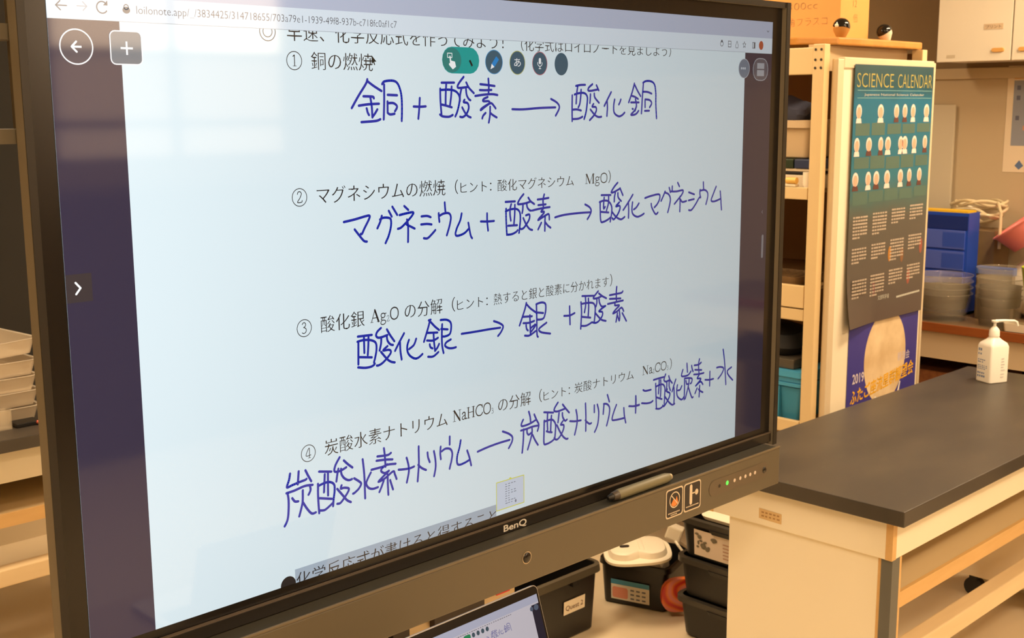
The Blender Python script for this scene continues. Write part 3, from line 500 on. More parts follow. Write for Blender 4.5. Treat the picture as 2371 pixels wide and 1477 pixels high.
# printed lines of the worksheet
TH = (0.002, 0.013)
EM = .0295
def circled(F, u, v, d):
    F.ring(u, v, .0134, .0012, k=2); serif(F, d, u - .0056, v - .0082, .0250, 2, width=.0112)
def PT(name, body, u, v, em, width=None, clip=None):
    f = S0.new(); f.text(body, u, v, em, 2, width=width, thin=TH)
    if clip is not None: f.clip(*clip)
    P(name, f, ink_s)
def PS(word, u, v, em, width, sub=()):
    f = S0.new(); serif(f, word, u, v, em, 2, width=width, sub=sub); P('printed_formula', f, ink_s)
def PN(u, v, d):
    f = S0.new(); circled(f, u, v, d); P('circled_number', f, ink_s)
f = S0.new(); f.ring(.3302, .8565, .0134, .0012, k=2); f.ring(.3302, .8565, .0078, .0012, k=2); f.clip(.8600); P('double_circle', f, ink_s)
PT('printed_heading', '早速、化学反応式を作ってみよう！', .3625, .8465, EM, clip=(.8600,))
PT('printed_hint', '（化学式はロイロノートを見ましよう）', .8573, .8455, .0238, .4292, clip=(.8600,))
PN(.3752, .8157, '1'); PT('printed_line', '銅の燃焼', .4058, .8052, EM, .1182)
PN(.3760, .6115, '2'); PT('printed_line', 'マグネシウムの燃焼', .4080, .6012, EM, .2655)
PT('printed_hint', '（', .6952, .6015, .0270, .0075); PT('printed_hint', 'ヒント：', .7080, .6010, .0225, .074); PT('printed_hint', '酸化マグネシウム', .7970, .6002, .0232, .2000)
PS('MgO', 1.0286, .6010, .0265, .0660); PT('printed_hint', '）', 1.0965, .6015, .0270, .0070)
PN(.3761, .4087, '3'); PT('printed_line', '酸化銀', .4073, .3985, EM, .0868)
PS('Ag2O', .5054, .4000, .0290, .0610, (2,)); PT('printed_line', 'の分解', .5785, .3990, EM, .0841)
PT('printed_hint', '（', .6846, .3985, .0280, .0075); PT('printed_hint', 'ヒント：', .6965, .3980, .0225, .074); PT('printed_hint', '熱すると銀と酸素に分かれます', .7850, .3975, .0232, .3150); PT('printed_hint', '）', 1.1040, .3980, .0270, .0070)
PN(.3753, .2075, '4'); PT('printed_line', '炭酸水素ナトリウム', .4068, .1975, EM, .2638)
PS('NaHCO3', .6828, .1995, .0290, .1004, (5,)); PT('printed_line', 'の分解', .7943, .1985, EM, .0851)
PT('printed_hint', '（', .9022, .1980, .0280, .0075); PT('printed_hint', 'ヒント：', .9140, .1975, .0225, .074); PT('printed_hint', '炭酸ナトリウム', 1.0010, .1972, .0232, .1800)
PS('Na2CO3', 1.2087, .1990, .0265, .0880, (2, 5)); PT('printed_hint', '）', 1.3005, .1985, .0270, .0070)
P('selection_band', S0.new().rect(.3420, .7875, 0, .0228, 1), screen_mat('screen_selection', (178, 194, 210), 1.1))
f = S0.new(); f.text('化学反応式が書けると得すること', .3440, -.0085, EM, 2, width=.4440, thin=TH); f.clip(0.0002, False); P('printed_heading', f, ink_s)
f = S0.new(); f.ell(.3285, .0010, .0142, k=2); f.clip(0.0002, False); P('bullet', f, ink_s)
f = S0.new(); f.rect(.7880, .8600, .0100, .0640, 2); th = P('page_thumbnail', f, screen_mat('screen_thumb', (214, 226, 244), 1.15), 'small page thumbnail with a yellow outline')
f = S0.new(); f.loop([(.7880, .0100), (.8600, .0100), (.8600, .0635), (.7880, .0640)], .0017, 3); f.ell(.824, .0650, .003, .002, 3); P('thumbnail_outline', f, yel_s)
f = S0.new()
for i in range(9):
    for j in range(random.randint(2, 4)): u = .811 + j * .0075; f.rect(u, u + random.uniform(.003, .006), .0185 + i * .0046, .0199 + i * .0046, 3)
f.ell(.838, .0185, .0022, .003, 3); P('thumbnail_text', f, screen_mat('screen_thumb_text', (130, 140, 160), 1.0))
# handwriting
def hand(names, F, u0=0, v0=0, su=1, sv=1, w=.0042, k=3):
    for nme in names:
        for st in HAND[nme].split('|'):
            pts = [tuple(float(q) / 5000.0 for q in p.split(',')) for p in st.split()]
            F.stroke([(u0 + u * su, v0 + v * sv) for u, v in pts], w, k, cap=8, smooth=True)
    return F
for names in (('copper_plus_oxygen', 'arrow_copper_oxide'), ('magnesium', 'plus_oxygen_arrow', 'magnesium_oxide'), ('silver_oxide_arrow', 'silver_plus_oxygen'), ('sodium_bicarbonate', 'sodium_arrow', 'carbonate_sodium', 'plus_before', 'dioxide_water')):
    P('handwritten_equation', hand(names, S0.new()), blue_s)

# ---- marks on the bezel and the bar
SB = Flat((0, -.0063, 0), (1, 0, 0), (0, 0, 1), (0, -1, 0), 0.0004)
logo_m = mat('logo_silver', (232, 226, 214), 0.3, 0.3)
f = SB.new(); f.text('BenQ', .8000, .9880, .0175, 1, width=.0610, thin=(-.022, -.022))
f.obj('logo_lettering', logo_m, D)
SF = Flat((0, -.0483, 0), (1, 0, 0), (0, 0, 1), (0, -1, 0), 0.0004)
stk = mat('sticker_black', (44, 38, 36), 0.5); edge = mat('sticker_cream', (206, 190, 164), 0.5)
for i, (u0, u1) in enumerate(((1.233, 1.2915), (1.2945, 1.3545))):
    s = SF.new().rrect(u0, u1, .912, .9755, .007, 1).obj('warning_sticker', edge, D, 'dark sticker with cream outline')
    SF.new().rrect(u0 + .003, u1 - .003, .915, .9725, .006, 2).obj('sticker_field', stk, s)
    c = (u0 + u1) / 2; f = SF.new()
    if i == 0:
        f.ring(c, .950, .0165, .0024, k=3); f.stroke([(c - .011, .961), (c + .011, .939)], .0022, 3)
        f.obj('ban_ring', edge, s)
        f = SF.new(); f.poly([(c - .012, .942), (c - .003, .953), (c + .002, .946), (c + .007, .957), (c + .012, .942), (c + .004, .936), (c - .006, .936)], 2.6); f.obj('ban_picture', mat('sticker_orange', (214, 128, 60), 0.5), s)
    else:
        f.stroke([(c - .006, .966), (c - .006, .930)], .0095, 3, cap=8); f.ell(c + .014, .950, .0058, .0065, 3); f.rect(c - .002, c + .010, .9485, .9515, 3); f.obj('hand_picture', edge, s)
    f = SF.new()
    for q in range(9 if i == 0 else 10): f.rect(u0 + .0075 + q * .0045, u0 + .0108 + q * .0045, .9215, .9240, 3)
    if i == 0:
        for q in range(5): f.rect(u0 + .016 + q * .0045, u0 + .0193 + q * .0045, .9172, .9195, 3)
    f.obj('sticker_lettering', edge, s)
f = SF.new(); f.rrect(1.385, 1.612, .9235, .9600, .018, 1); pnl = f.obj('button_panel', mat('panel_metal', (92, 80, 64), 0.4), D)
f = SF.new(); f.ell(1.423, .9430, .0040, k=2); f.obj('sensor_hole', black_p, pnl)
lm = bpy.data.materials.new('led_green'); lm.use_nodes = True; b = lm.node_tree.nodes['Principled BSDF']; b.inputs['Base Color'].default_value = (.05, .4, .05, 1); b.inputs['Emission Color'].default_value = (.12, .9, .12, 1); b.inputs['Emission Strength'].default_value = 0.8
f = SF.new(); f.ell(1.452, .9435, .0052, k=2); f.obj('power_light', lm, pnl, 'green power light')
for u in (1.480, 1.502, 1.522, 1.541, 1.560):
    SF.new().ell(u, .9430, .0042, k=2).obj('button', mat('button_pale', (206, 190, 176), 0.4), pnl)
bm = B(); bmesh.ops.create_uvsphere(bm, u_segments=16, v_segments=8, radius=.0078, matrix=Matrix.Translation((1.598, -.0485, .941)) @ Matrix.Diagonal((1, .4, 1, 1)))
obj('remote_sensor', bm, mat('sensor_glass', (30, 26, 24), 0.15), D, smooth=True)
bm = B(); bmesh.ops.create_uvsphere(bm, u_segments=20, v_segments=10, radius=.0105, matrix=Matrix.Translation((.819, -.0485, .944)) @ Matrix.Diagonal((1, .35, 1, 1)))
obj('locating_eye', bm, mat('sensor_glass', (30, 26, 24), 0.15), D, smooth=True)
f = SF.new(); f.ring(.819, .944, .0108, .0022, k=1); f.obj('eye_ring', mat('ring_metal', (190, 172, 146), 0.3, 0.5), D)

# ---- stylus lying in the tray
t = thing('stylus_pen', 'thick olive grey stylus lying in the pen tray below the screen', 'pen', (1.172, -.027, .983))
zc = .9943; yc = -.0290; n = 16
bm = B(); tube(bm, [(1.098, yc, zc), (1.102, yc, zc), (1.246, yc, zc), (1.258, yc, zc), (1.266, yc, zc)], [.0105, .0112, .0112, .0105, .0085], n); obj('barrel', bm, mat('pen_olive', (112, 106, 80), 0.45), t, smooth=True)
bm = B(); tube(bm, [(1.083, yc, zc), (1.085, yc, zc), (1.0978, yc, zc)], [.0080, .0090, .0105], n); obj('collar', bm, mat('pen_collar', (70, 60, 50), 0.4), t, smooth=True)
bm = B(); tube(bm, [(1.070, yc, zc), (1.072, yc, zc), (1.083, yc, zc)], [.003, .005, .0074], n); obj('tip', bm, black_p, t, smooth=True)
bm = B(); tube(bm, [(1.2662, yc, zc), (1.272, yc, zc), (1.275, yc, zc)], [.0080, .007, .004], n); obj('end_cap', bm, mat('pen_silver', (196, 180, 150), 0.3, 0.5), t, smooth=True)
# ---------------------------------------------------------------- lab benches
bench_top = mat('bench_top_black', (60, 55, 50), 0.42, noise=(3.5, 0.6, (80, 72, 62), (1, 2.2, 1)))
cream = mat('cream_laminate', (240, 230, 206), 0.5, noise=(2.2, 0.3, (232, 220, 194)))
cream_wh = mat('cream_paint', (238, 226, 200), 0.5)
edge_wood = mat('edge_wood', (216, 176, 116), 0.5, noise=(6, 0.4, (200, 156, 92), (1, 8, 8)))
pale_wood = mat('pale_wood', (226, 202, 160), 0.55, noise=(5, 0.4, (210, 184, 140), (1, 7, 7)))
grey_steel = mat('leg_grey', (98, 98, 92), 0.5)
def bench(x0, label):
    t = thing('lab_bench', label, 'bench', (x0 + .855, .085, 0))
    X = lambda a: x0 + a
    obj('worktop', bx(X(0), X(1.71), -.231, .40, .760, .800), bench_top, t, bevel=0.003)
    obj('apron', bx(X(.03), X(1.68), -.188, .365, .656, .760), cream, t, bevel=0.002)
    obj('corner_trim', bx(X(.0292), X(.05), -.1895, -.171, .656, .7595), edge_wood, t)
    obj('corner_trim', bx(X(.0292), X(.05), .347, .3665, .656, .7595), edge_wood, t)
    for a in (.04, 1.64):
        obj('end_panel', bx(X(a), X(a + .03), -.148, .30, 0, .656), cream, t, bevel=0.002)
        obj('panel_edging', bx(X(a), X(a + .03), -.158, -.148, 0, .656), edge_wood, t)
        obj('leg', bx(X(a - .004), X(a + .034), -.188, -.158, 0, .656), grey_steel, t)
        obj('inner_edging', bx(X(a + .034 if a < 1 else a - .014), X(a + .044 if a < 1 else a - .004), -.188, -.10, .06, .656), edge_wood, t)
    obj('shelf', bx(X(.084), X(1.626), -.178, .30, .520, .558), mat('shelf_board', (206, 182, 140), 0.6), t)
    obj('shelf_edging', bx(X(.084), X(1.626), -.188, -.178, .518, .560), edge_wood, t)
    obj('back_panel', bx(X(.084), X(1.626), .30, .32, .40, .656), cream, t)
    obj('foot_rail', bx(X(.084), X(1.626), -.180, -.13, .328, .382), pale_wood, t, bevel=0.004)
    obj('low_shelf', bx(X(.084), X(1.626), -.13, .30, .355, .380), cream, t) if False else None
    return t
b1 = bench(1.93, 'long white lab bench with a black worktop carrying the sanitizer bottle')
f = Flat((1.9597, 0, 0), (0, -1, 0), (0, 0, 1), (-1, 0, 0), 0.0006)
f.poly([(-.198, .675), (-.198, .703), (-.128, .701), (-.128, .673)], 1); s = f.obj('name_sticker', mat('old_sticker', (214, 182, 130), 0.6), b1)
f = Flat((1.9597, 0, 0), (0, -1, 0), (0, 0, 1), (-1, 0, 0), 0.0006)
for i in range(2):
    for j in range(5): f.rect(-.190 + j * .012, -.190 + j * .012 + random.uniform(.006, .010), .6815 + i * .0100, .6855 + i * .0100, 2)
f.obj('sticker_lettering', mat('faded_ink', (168, 128, 80), 0.6), s)
b2 = dup(b1, (.555, 2.30, 0), 'black-topped white lab bench behind the display at the left, with clear trays on it')
for c in list(b2.children):
    if c.name.startswith('name_sticker'):
        for g in list(c.children): bpy.data.objects.remove(g)
        bpy.data.objects.remove(c)
# rolling pedestal under the far end of the bench
t = thing('rolling_pedestal', 'cream pedestal on black casters under the far end of the black-topped bench', 'cabinet', (3.50, .14, 0))
obj('body', bx(3.40, 3.62, -.10, .295, .085, .515), mat('pedestal_cream', (240, 222, 192), 0.5), t, bevel=0.004)
for x in (3.44, 3.585):
    for y in (-.06, .235):
        bm = B(); tube(bm, [(x - .014, y, .035), (x + .014, y, .035)], .035, 18); box(bm, x - .018, x + .018, y - .015, y + .015, .06, .085); obj('caster', bm, black_p, t, smooth=True)

# ---------------------------------------------------------------- sanitizer bottle
bot = mat('bottle_white', (244, 240, 230), 0.4)
t = thing('sanitizer_bottle', 'white pump bottle of hand sanitizer standing on the black bench top', 'bottle', (3.452, .228, .80), -0.40)
bm = B(); w, d = .041, .036
loft(bm, [(0.0, rr(w - .003, d - .003, .008)), (.003, rr(w, d, .009)), (.128, rr(w, d, .009)), (.140, rr(w - .004, d - .004, .010)), (.152, rr(w - .018, d - .016, .012)), (.160, rr(.017, .017, .0168)), (.166, rr(.016, .016, .0158))])
obj('body', bm, bot, t, world=False, smooth=True)
bm = B(); loft(bm, [(.164, circ(.0185, 20)), (.184, circ(.0175, 20)), (.192, circ(.012, 20)), (.198, circ(.0065, 20))]); obj('collar', bm, bot, t, world=False, smooth=True)
bm = B(); loft(bm, [(.197, circ(.0050, 12)), (.212, circ(.0050, 12)), (.213, circ(.012, 12)), (.219, circ(.012, 12))])
tube(bm, [(0, 0, .2165), (.03, -.012, .2180), (.063, -.026, .2170), (.0705, -.029, .213), (.0745, -.031, .199)], [.0055, .0048, .0042, .0042, .0036], 10); obj('pump_head', bm, bot, t, world=False, smooth=True)
blue_i = mat('label_blue', (128, 150, 190), 0.5)
f = Flat((-w - .0002, 0, 0), (0, -1, 0), (0, 0, 1), (-1, 0, 0), 0.0005)
for v, n0, h in ((.112, 2, .009), (.098, 2, .006), (.078, 4, .004), (.070, 3, .004), (.058, 5, .003), (.052, 5, .003), (.046, 4, .003), (.030, 4, .006), (.018, 4, .007)):
    for j in range(n0): f.rect(-.026 + j * .0095, -.026 + j * .0095 + random.uniform(.004, .008), v, v + h, 1)
obj('label_print', f.bm, blue_i, t, world=False)
f = Flat((0, -d - .0002, 0), (1, 0, 0), (0, 0, 1), (0, -1, 0), 0.0005)
for v in (.020, .030, .045, .055, .065, .075, .085):
    f.rect(.004, .004 + random.uniform(.012, .022), v, v + .0035, 1)
obj('label_print', f.bm, mat('label_pale', (206, 206, 206), 0.5), t, world=False)

# ---------------------------------------------------------------- laptop on a little table in front of the display
t = thing('side_table', 'small plain table under the open laptop', 'table', (.475, -.42, 0))
obj('tabletop', bx(.16, .72, -.62, -.22, .785, .808), pale_wood, t, bevel=0.003)
for x in (.19, .68):
    for y in (-.59, -.26): obj('leg', bx(x - .012, x + .012, y - .012, y + .012, 0, .785), grey_steel, t)
L = thing('laptop', 'open silver laptop in front of the display, its screen repeating the worksheet', 'laptop', (.474, -.333, .808), 0.022)
silver = mat('aluminium', (196, 190, 184), 0.35, 0.7)
bm = B(); loft(bm, [(0, rr(.146, .105, .01)), (.011, rr(.146, .105, .01))], off=(0, -.115, .001)); obj('base', bm, silver, L, world=False)
bm = B(); loft(bm, [(.0122, rr(.130, .05, .004)), (.0126, rr(.130, .05, .004))], off=(0, -.085, 0)); obj('keyboard', bm, mat('keys_black', (30, 30, 32), 0.5), L, world=False)
tilt = math.radians(18)
def lid(a, b, c): # a across, b up the lid, c out of its front
    return (a, b * math.sin(tilt) - c * math.cos(tilt), .012 + b * math.cos(tilt) + c * math.sin(tilt))
LH = .2045; LW = .1455
def lidmesh(bm, hw, b0, b1, c0, c1, r):
    pts = [(x, (b0 + b1) / 2 + y) for x, y in rr(hw, (b1 - b0) / 2, r)]
    lo = [bm.verts.new(lid(a, b, c0)) for a, b in pts]; hi = [bm.verts.new(lid(a, b, c1)) for a, b in pts]
    n = len(pts); bm.faces.new(lo[::-1]); bm.faces.new(hi)
    for i in range(n): bm.faces.new((lo[i], lo[(i + 1) % n], hi[(i + 1) % n], hi[i]))
    return bm
obj('lid', lidmesh(B(), LW, 0, LH, -.0045, 0, .009), silver, L, world=False)
obj('screen_border', lidmesh(B(), LW - .0012, .001, LH - .0012, 0, .0006, .008), black_gloss, L, world=False)
s = 2 * (LW - .005) / A_
o = Vector(lid(-LW + .005, LH - .0145 - .93 * s, .0008)); e1 = Vector((1, 0, 0)) * s; e2 = (Vector(lid(0, 1, 0)) - Vector(lid(0, 0, 0))) * s; e3 = (Vector(lid(0, 0, 1)) - Vector(lid(0, 0, 0)))
LS = lambda: Flat(o, e1, e2, e3, 0.00012)
lap = lambda n, rgb, k=1.0: screen_mat('laptop_' + n, rgb, k, 1.6)
f = LS(); f.rect(0, A_, -.09, .93, 0); lsc = obj('screen', f.bm, lap('page', (214, 206, 214), 1.15), L, world=False)
def LP(n, f, m):
    return obj(n, f.bm, m, lsc, world=False)
for u0, u1 in ((1.549, A_), (0, .1)): f = LS(); f.rect(u0, u1, -.09, .845, 1); LP('dark_side_strip', f, lap('strip', (26, 26, 52)))
f = LS(); f.rect(0, A_, .86, .93, 1); LP('tab_strip', f, lap('tabs', (196, 196, 216), 1.05))
f = LS(); f.rrect(.6702, .7551, .790, .834, .02, 2); LP('mode_switch', f, lap('green', (36, 150, 96)))
for u in (.7901, .8474, .9046, .9617): f = LS(); f.ell(u, .812, .019, .021, 2); f.ell(u, .812, .008, .009, 2.5); LP('tool_button', f, lap('slate', (70, 92, 104)))
f = LS(); f.ell(1.545, .815, .021, .021, 2); f.ell(1.607, .815, .03, .027, 2); LP('corner_button', f, lap('grey', (92, 106, 128)))
lap_blue = lap('blue', (120, 118, 176))
f = hand(('copper_plus_oxygen', 'arrow_copper_oxide'), LS(), v0=-.012, w=.0055, k=2); LP('handwritten_equation', f, lap_blue)
f = hand(('magnesium', 'plus_oxygen_arrow', 'magnesium_oxide'), LS(), v0=-.012, w=.0055, k=2); LP('handwritten_equation', f, lap_blue)
f = LS()
for j in range(34): f.rect(.36 + j * .0275, .36 + j * .0275 + random.uniform(.012, .022), .842, .850, 2)
LP('printed_line', f, lap('ink', (150, 146, 156)))

# power strip fixed behind the bar, seen in the gap above the laptop
t = thing('power_strip', 'beige power strip with black plugs and a red switch under the display', 'power strip', (.74, .09, .81))
obj('body', bx(.36, .93, .095, .1285, .79, .845), mat('strip_beige', (212, 190, 150), 0.5), t, bevel=0.003)
obj('switch', bx(.868, .905, .083, .093, .815, .848), mat('switch_red', (214, 40, 30), 0.4), t, bevel=0.002)
for x, w in ((.385, .07), (.565, .022), (.60, .04), (.70, .13)): obj('plug', bx(x, x + w, .078, .093, .80, .852), mat('plug_dark', (44, 32, 28), 0.5), t, bevel=0.002)

# ---------------------------------------------------------------- bins and crates on the floor
bin_m = mat('bin_black', (23, 21, 19), 0.36, bump=(180, 0.1))
bin_g = mat('bin_rim', (58, 54, 48), 0.3)
def tub(parent, w, d, h, taper, wall=.004, r=.025, lip=.014, liph=.022, z0=0.0, m=None, lm=None):
    """open box: hollow body that narrows downwards and a rolled rim"""
    bm = B(); a, b = w / 2, d / 2; k = 1 - taper
    loft(bm, [(z0 + .002, rr(a * k - .004, b * k - .004, r * .6)), (z0 + .006, rr(a * k, b * k, r * .8)), (z0 + h, rr(a, b, r)), (z0 + h, rr(a - wall, b - wall, r - wall * .5)), (z0 + .008, rr(a * k - wall, b * k - wall, r * .8 - wall * .5))], True, True)
    obj('body', bm, m or bin_m, parent, world=False, smooth=True)
    bm = B()
    loft(bm, [(z0 + h - liph, rr(a + .001, b + .001, r)), (z0 + h - liph, rr(a + lip, b + lip, r + lip)), (z0 + h + .003, rr(a + lip - .002, b + lip - .002, r + lip)), (z0 + h + .004, rr(a - wall, b - wall, r - wall * .5)), (z0 + h - liph, rr(a - wall + .0005, b - wall + .0005, r))], False, False)
    obj('rim', bm, lm or bin_g, parent, world=False, smooth=True)
t = thing('storage_bin', 'black storage bin with a white name label, beside the laptop screen', 'bin', (2.035, 1.19, 0))
tub(t, .46, .32, .232, .06, lm=mat('bin_rim_grey', (84, 78, 66), 0.3))
f = Flat((0, -.1525, 0), (1, 0, 0), (0, -0.0427, .9991), (0, -1, -.04), 0.0008)
f.rect(.055, .160, .095, .143, 1); s = obj('name_label', f.bm, mat('label_white', (240, 228, 206), 0.6), t, world=False)
f = Flat((0, -.1525, 0), (1, 0, 0), (0, -0.0427, .9991), (0, -1, -.04), 0.0008)
f.text('Quest 2', .064, .109, .025, 2, width=.086); obj('label_lettering', f.bm, mat('ink_brown', (116, 84, 60), 0.6), s, world=False)
bm = B(); box(bm, .085, .115, -.172, -.154, .192, .212); obj('clip', bm, black_p, t, world=False)
# crate full of white odds and ends
t = thing('storage_crate', 'black crate with a printed sticker, overflowing with white plastic things', 'crate', (2.59, 1.085, 0), 0.30)
tub(t, .25, .26, .165, .08, lip=.008, liph=.016, lm=bin_m)
f = Flat((-.1195, 0, 0), (0, -1, 0), (-.055, 0, .9985), (-1, 0, .05), 0.0008)
f.rect(-.085, .062, .022, .098, 1); s = obj('sticker', f.bm, mat('sticker_paper', (222, 214, 196), 0.5), t, world=False)
f = Flat((-.1195, 0, 0), (0, -1, 0), (-.055, 0, .9985), (-1, 0, .05), 0.0008); f.rect(-.085, .062, .080, .098, 2); obj('sticker_band', f.bm, mat('sticker_blue', (70, 140, 170), 0.5), s, world=False)
f = Flat((-.1195, 0, 0), (0, -1, 0), (-.055, 0, .9985), (-1, 0, .05), 0.0008); f.rrect(-.080, -.020, .028, .070, .008, 2); obj('sticker_picture', f.bm, mat('sticker_pink', (214, 140, 116), 0.5), s, world=False)
f = Flat((-.1195, 0, 0), (0, -1, 0), (-.055, 0, .9985), (-1, 0, .05), 0.0008)
for i in range(9): f.rect(-.010 + (i % 3) * .022, .004 + (i % 3) * .022, .030 + (i // 3) * .016, .036 + (i // 3) * .016, 2)
obj('sticker_lettering', f.bm, mat('sticker_ink', (110, 110, 120), 0.5), s, world=False)
wp = mat('white_plastic', (240, 228, 204), 0.4)
# moulded tray lid lying across the crate
t = thing('moulded_tray', 'white moulded plastic tray lid lying tilted across the black crate', 'tray', (2.44, 1.005, .222), -0.62)
t.rotation_euler = (0.12, -0.06, -0.75)
def lobes(a, b, notch, n=40):
    """two rounded lobes side by side, pinched in the middle"""
    out = []
    for i in range(n):
        q = 2 * PI * i / n; c, s_ = math.cos(q), math.sin(q)
        x = a * (abs(c) ** .62) * (1 if c >= 0 else -1); y = b * (abs(s_) ** .62) * (1 if s_ >= 0 else -1)
        out.append((x, y * (1 - notch * math.exp(-(x / (a * .22)) ** 2))))
    return out
bm = B(); loft(bm, [(0, lobes(.112, .085, 0)), (.004, lobes(.118, .091, 0)), (.013, lobes(.118, .091, 0)), (.015, lobes(.112, .085, 0)), (.0155, lobes(.103, .074, .24)), (.034, lobes(.096, .067, .30)), (.038, lobes(.090, .061, .34))])
obj('shell', bm, wp, t, world=False, smooth=True)
bm = B(); loft(bm, [(.037, rr(.010, .045, .009)), (.040, rr(.007, .040, .006))], off=(.012, 0, 0)); obj('ridge', bm, wp, t, world=False, smooth=True)
bm = B(); loft(bm, [(.037, rr(.017, .009, .008)), (.0392, rr(.017, .009, .008))], off=(-.045, -.005, 0)); obj('finger_slot', bm, mat('slot_dark', (44, 34, 26), 0.6), t, world=False)
# charger and cable heap, plastic bag
t = thing('charger_block', 'white charger block with folded legs behind the moulded tray', 'charger', (2.60, .975, .245))
t.rotation_euler = (0.3, 0.1, 0.5)
bm = bx(-.028, .028, -.028, .028, 0, .05); obj('block', bm, wp, t, world=False, bevel=0.006)
bm = B(); tube(bm, [(0, 0, .005), (.03, -.06, -.02), (.0, -.09, -.03)], .005); tube(bm, [(0, 0, .005), (-.05, -.03, 0), (-.06, -.08, -.03), (-.02, -.09, -.03)], .005); obj('stand_leg', bm, wp, t, world=False, smooth=True)
bm = B()
pts = []
for i in range(70):
    a = i * .42; rr_ = .052 + .016 * math.sin(i * 1.3); pts.append((2.61 + rr_ * math.cos(a) * 1.05, 1.09 + rr_ * math.sin(a) * 1.0, .150 + .03 * math.sin(i * .7) * math.sin(i * .23) + i * .0004))
tube(bm, pts, .0042, 6)
tag(obj('cable_coil', bm, mat('cable_white', (226, 214, 192), 0.45), smooth=True), 'loose coil of white cable heaped inside the black crate', 'cable')
bm = B(); bmesh.ops.create_icosphere(bm, subdivisions=4, radius=.062)
for v in bm.verts:
    n = math.sin(v.co.x * 90 + 2 * math.sin(v.co.y * 70)) * math.sin(v.co.z * 80 + v.co.x * 50); v.co *= 1 + .13 * n; v.co.z *= .75
bm.transform(Matrix.Translation((2.555, 1.025, .165)))
tag(obj('plastic_bag', bm, clear_mat('bag_plastic', (220, 204, 178), 0.62, 0.25), smooth=True), 'crumpled translucent plastic bag bulging out of the black crate', 'bag')
# red and orange bag wedged between crate and bins
bagm = bpy.data.materials.new('striped_bag'); bagm.use_nodes = True; nt = bagm.node_tree; b = nt.nodes['Principled BSDF']; b.inputs['Roughness'].default_value = .35
tc = nt.nodes.new('ShaderNodeTexCoord'); wv = nt.nodes.new('ShaderNodeTexWave'); wv.wave_type = 'RINGS'; wv.rings_direction = 'Y'; wv.inputs['Scale'].default_value = 9; wv.inputs['Distortion'].default_value = 2
rp = nt.nodes.new('ShaderNodeValToRGB'); rp.color_ramp.elements[0].color = lin((196, 42, 34)) + (1,); rp.color_ramp.elements[1].color = lin((226, 132, 118)) + (1,)
e = rp.color_ramp.elements.new(.55); e.color = lin((232, 120, 50)) + (1,)
nt.links.new(tc.outputs['Object'], wv.inputs['Vector']); nt.links.new(wv.outputs['Fac'], rp.inputs[0]); nt.links.new(rp.outputs[0], b.inputs['Base Color'])
bm = B(); loft(bm, [(-.013, rr(.055, .070, .045)), (-.010, rr(.063, .078, .05)), (.010, rr(.063, .078, .05)), (.013, rr(.055, .07, .045))])
bm.transform(Matrix.Translation((2.54, .880, .082)) @ Matrix.Rotation(.95, 4, 'Z') @ Matrix.Rotation(-PI / 2 - .08, 4, 'Y'))
tag(obj('striped_pouch', bm, bagm, smooth=True, origin=(2.54, .880, .10)), 'red and orange striped pouch wedged between the black crate and the bin stack', 'pouch')
# three stacked bins
names = ('bottom bin of the black stack beside the white bench end', 'middle bin of the black stack beside the white bench end', 'top bin of the black stack, with a printed picture card on its front')
def stackbin(z, label):
    t = thing('stacking_bin', label, 'bin', (2.545, .585, z), 0.0, 'black stacking bins beside the bench')
    a, b, h, k = .134, .220, .142, .93
    bm = B(); loft(bm, [(.002, rr(a * k - .01, b * k - .01, .02)), (.012, rr(a * k, b * k, .03)), (h, rr(a, b, .03)), (h, rr(a - .004, b - .004, .028)), (.014, rr(a * k - .004, b * k - .004, .028))]); obj('body', bm, bin_m, t, world=False, smooth=True)
    bm = B(); loft(bm, [(h - .018, rr(a, b, .03)), (h - .016, rr(a + .012, b + .012, .04)), (h + .002, rr(a + .012, b + .012, .04)), (h + .004, rr(a - .004, b - .004, .028))], False, False); obj('rim', bm, bin_g, t, world=False, smooth=True)
    bm = B(); loft(bm, [(h - .030, rr(.006, .05, .005)), (h - .016, rr(.008, .06, .006))], off=(-a - .008, .03, 0)); obj('grip', bm, bin_m, t, world=False)
    return t
for i in range(3): st = stackbin(.1405 * i, names[i])
f = Flat((-.1275, 0, 0), (0, -1, 0), (-.066, 0, .9978), (-.9978, 0, -.066), 0.0012)
f.rect(-.155, .12, .022, .112, 3); s = obj('picture_card', f.bm, mat('card_paper', (216, 200, 184), 0.5), st, world=False)
f = Flat((-.1275, 0, 0), (0, -1, 0), (-.066, 0, .9978), (-.9978, 0, -.066), 0.0012)
for i in range(16): f.ell(-.145 + random.uniform(0, .08), .05 + random.uniform(0, .05), random.uniform(.004, .012), random.uniform(.003, .008), 4 + i * .05)
obj('card_picture', f.bm, mat('card_print', (112, 104, 86), 0.5), s, world=False)
f = Flat((-.1275, 0, 0), (0, -1, 0), (-.066, 0, .9978), (-.9978, 0, -.066), 0.0012)
for i in range(5): f.rect(-.04, .06 + random.uniform(0, .05), .035 + i * .012, .039 + i * .012, 4)
obj('card_lettering', f.bm, mat('card_ink', (186, 146, 122), 0.5), s, world=False)
# white machine part on top of the stack
t = thing('plastic_dish', 'white plastic dish with a rounded knob on top of the black bin stack', 'dish', (2.545, .56, .4268))
bm = B(); loft(bm, [(0, rr(.12, .17, .03)), (.012, rr(.125, .175, .03)), (.022, rr(.11, .16, .03))]); obj('plate', bm, wp, t, world=False, smooth=True)
bm = B(); loft(bm, [(.021, circ(.035, 20)), (.04, circ(.033, 20)), (.052, circ(.02, 20))], off=(-.02, .10, 0)); obj('knob', bm, wp, t, world=False, smooth=True)
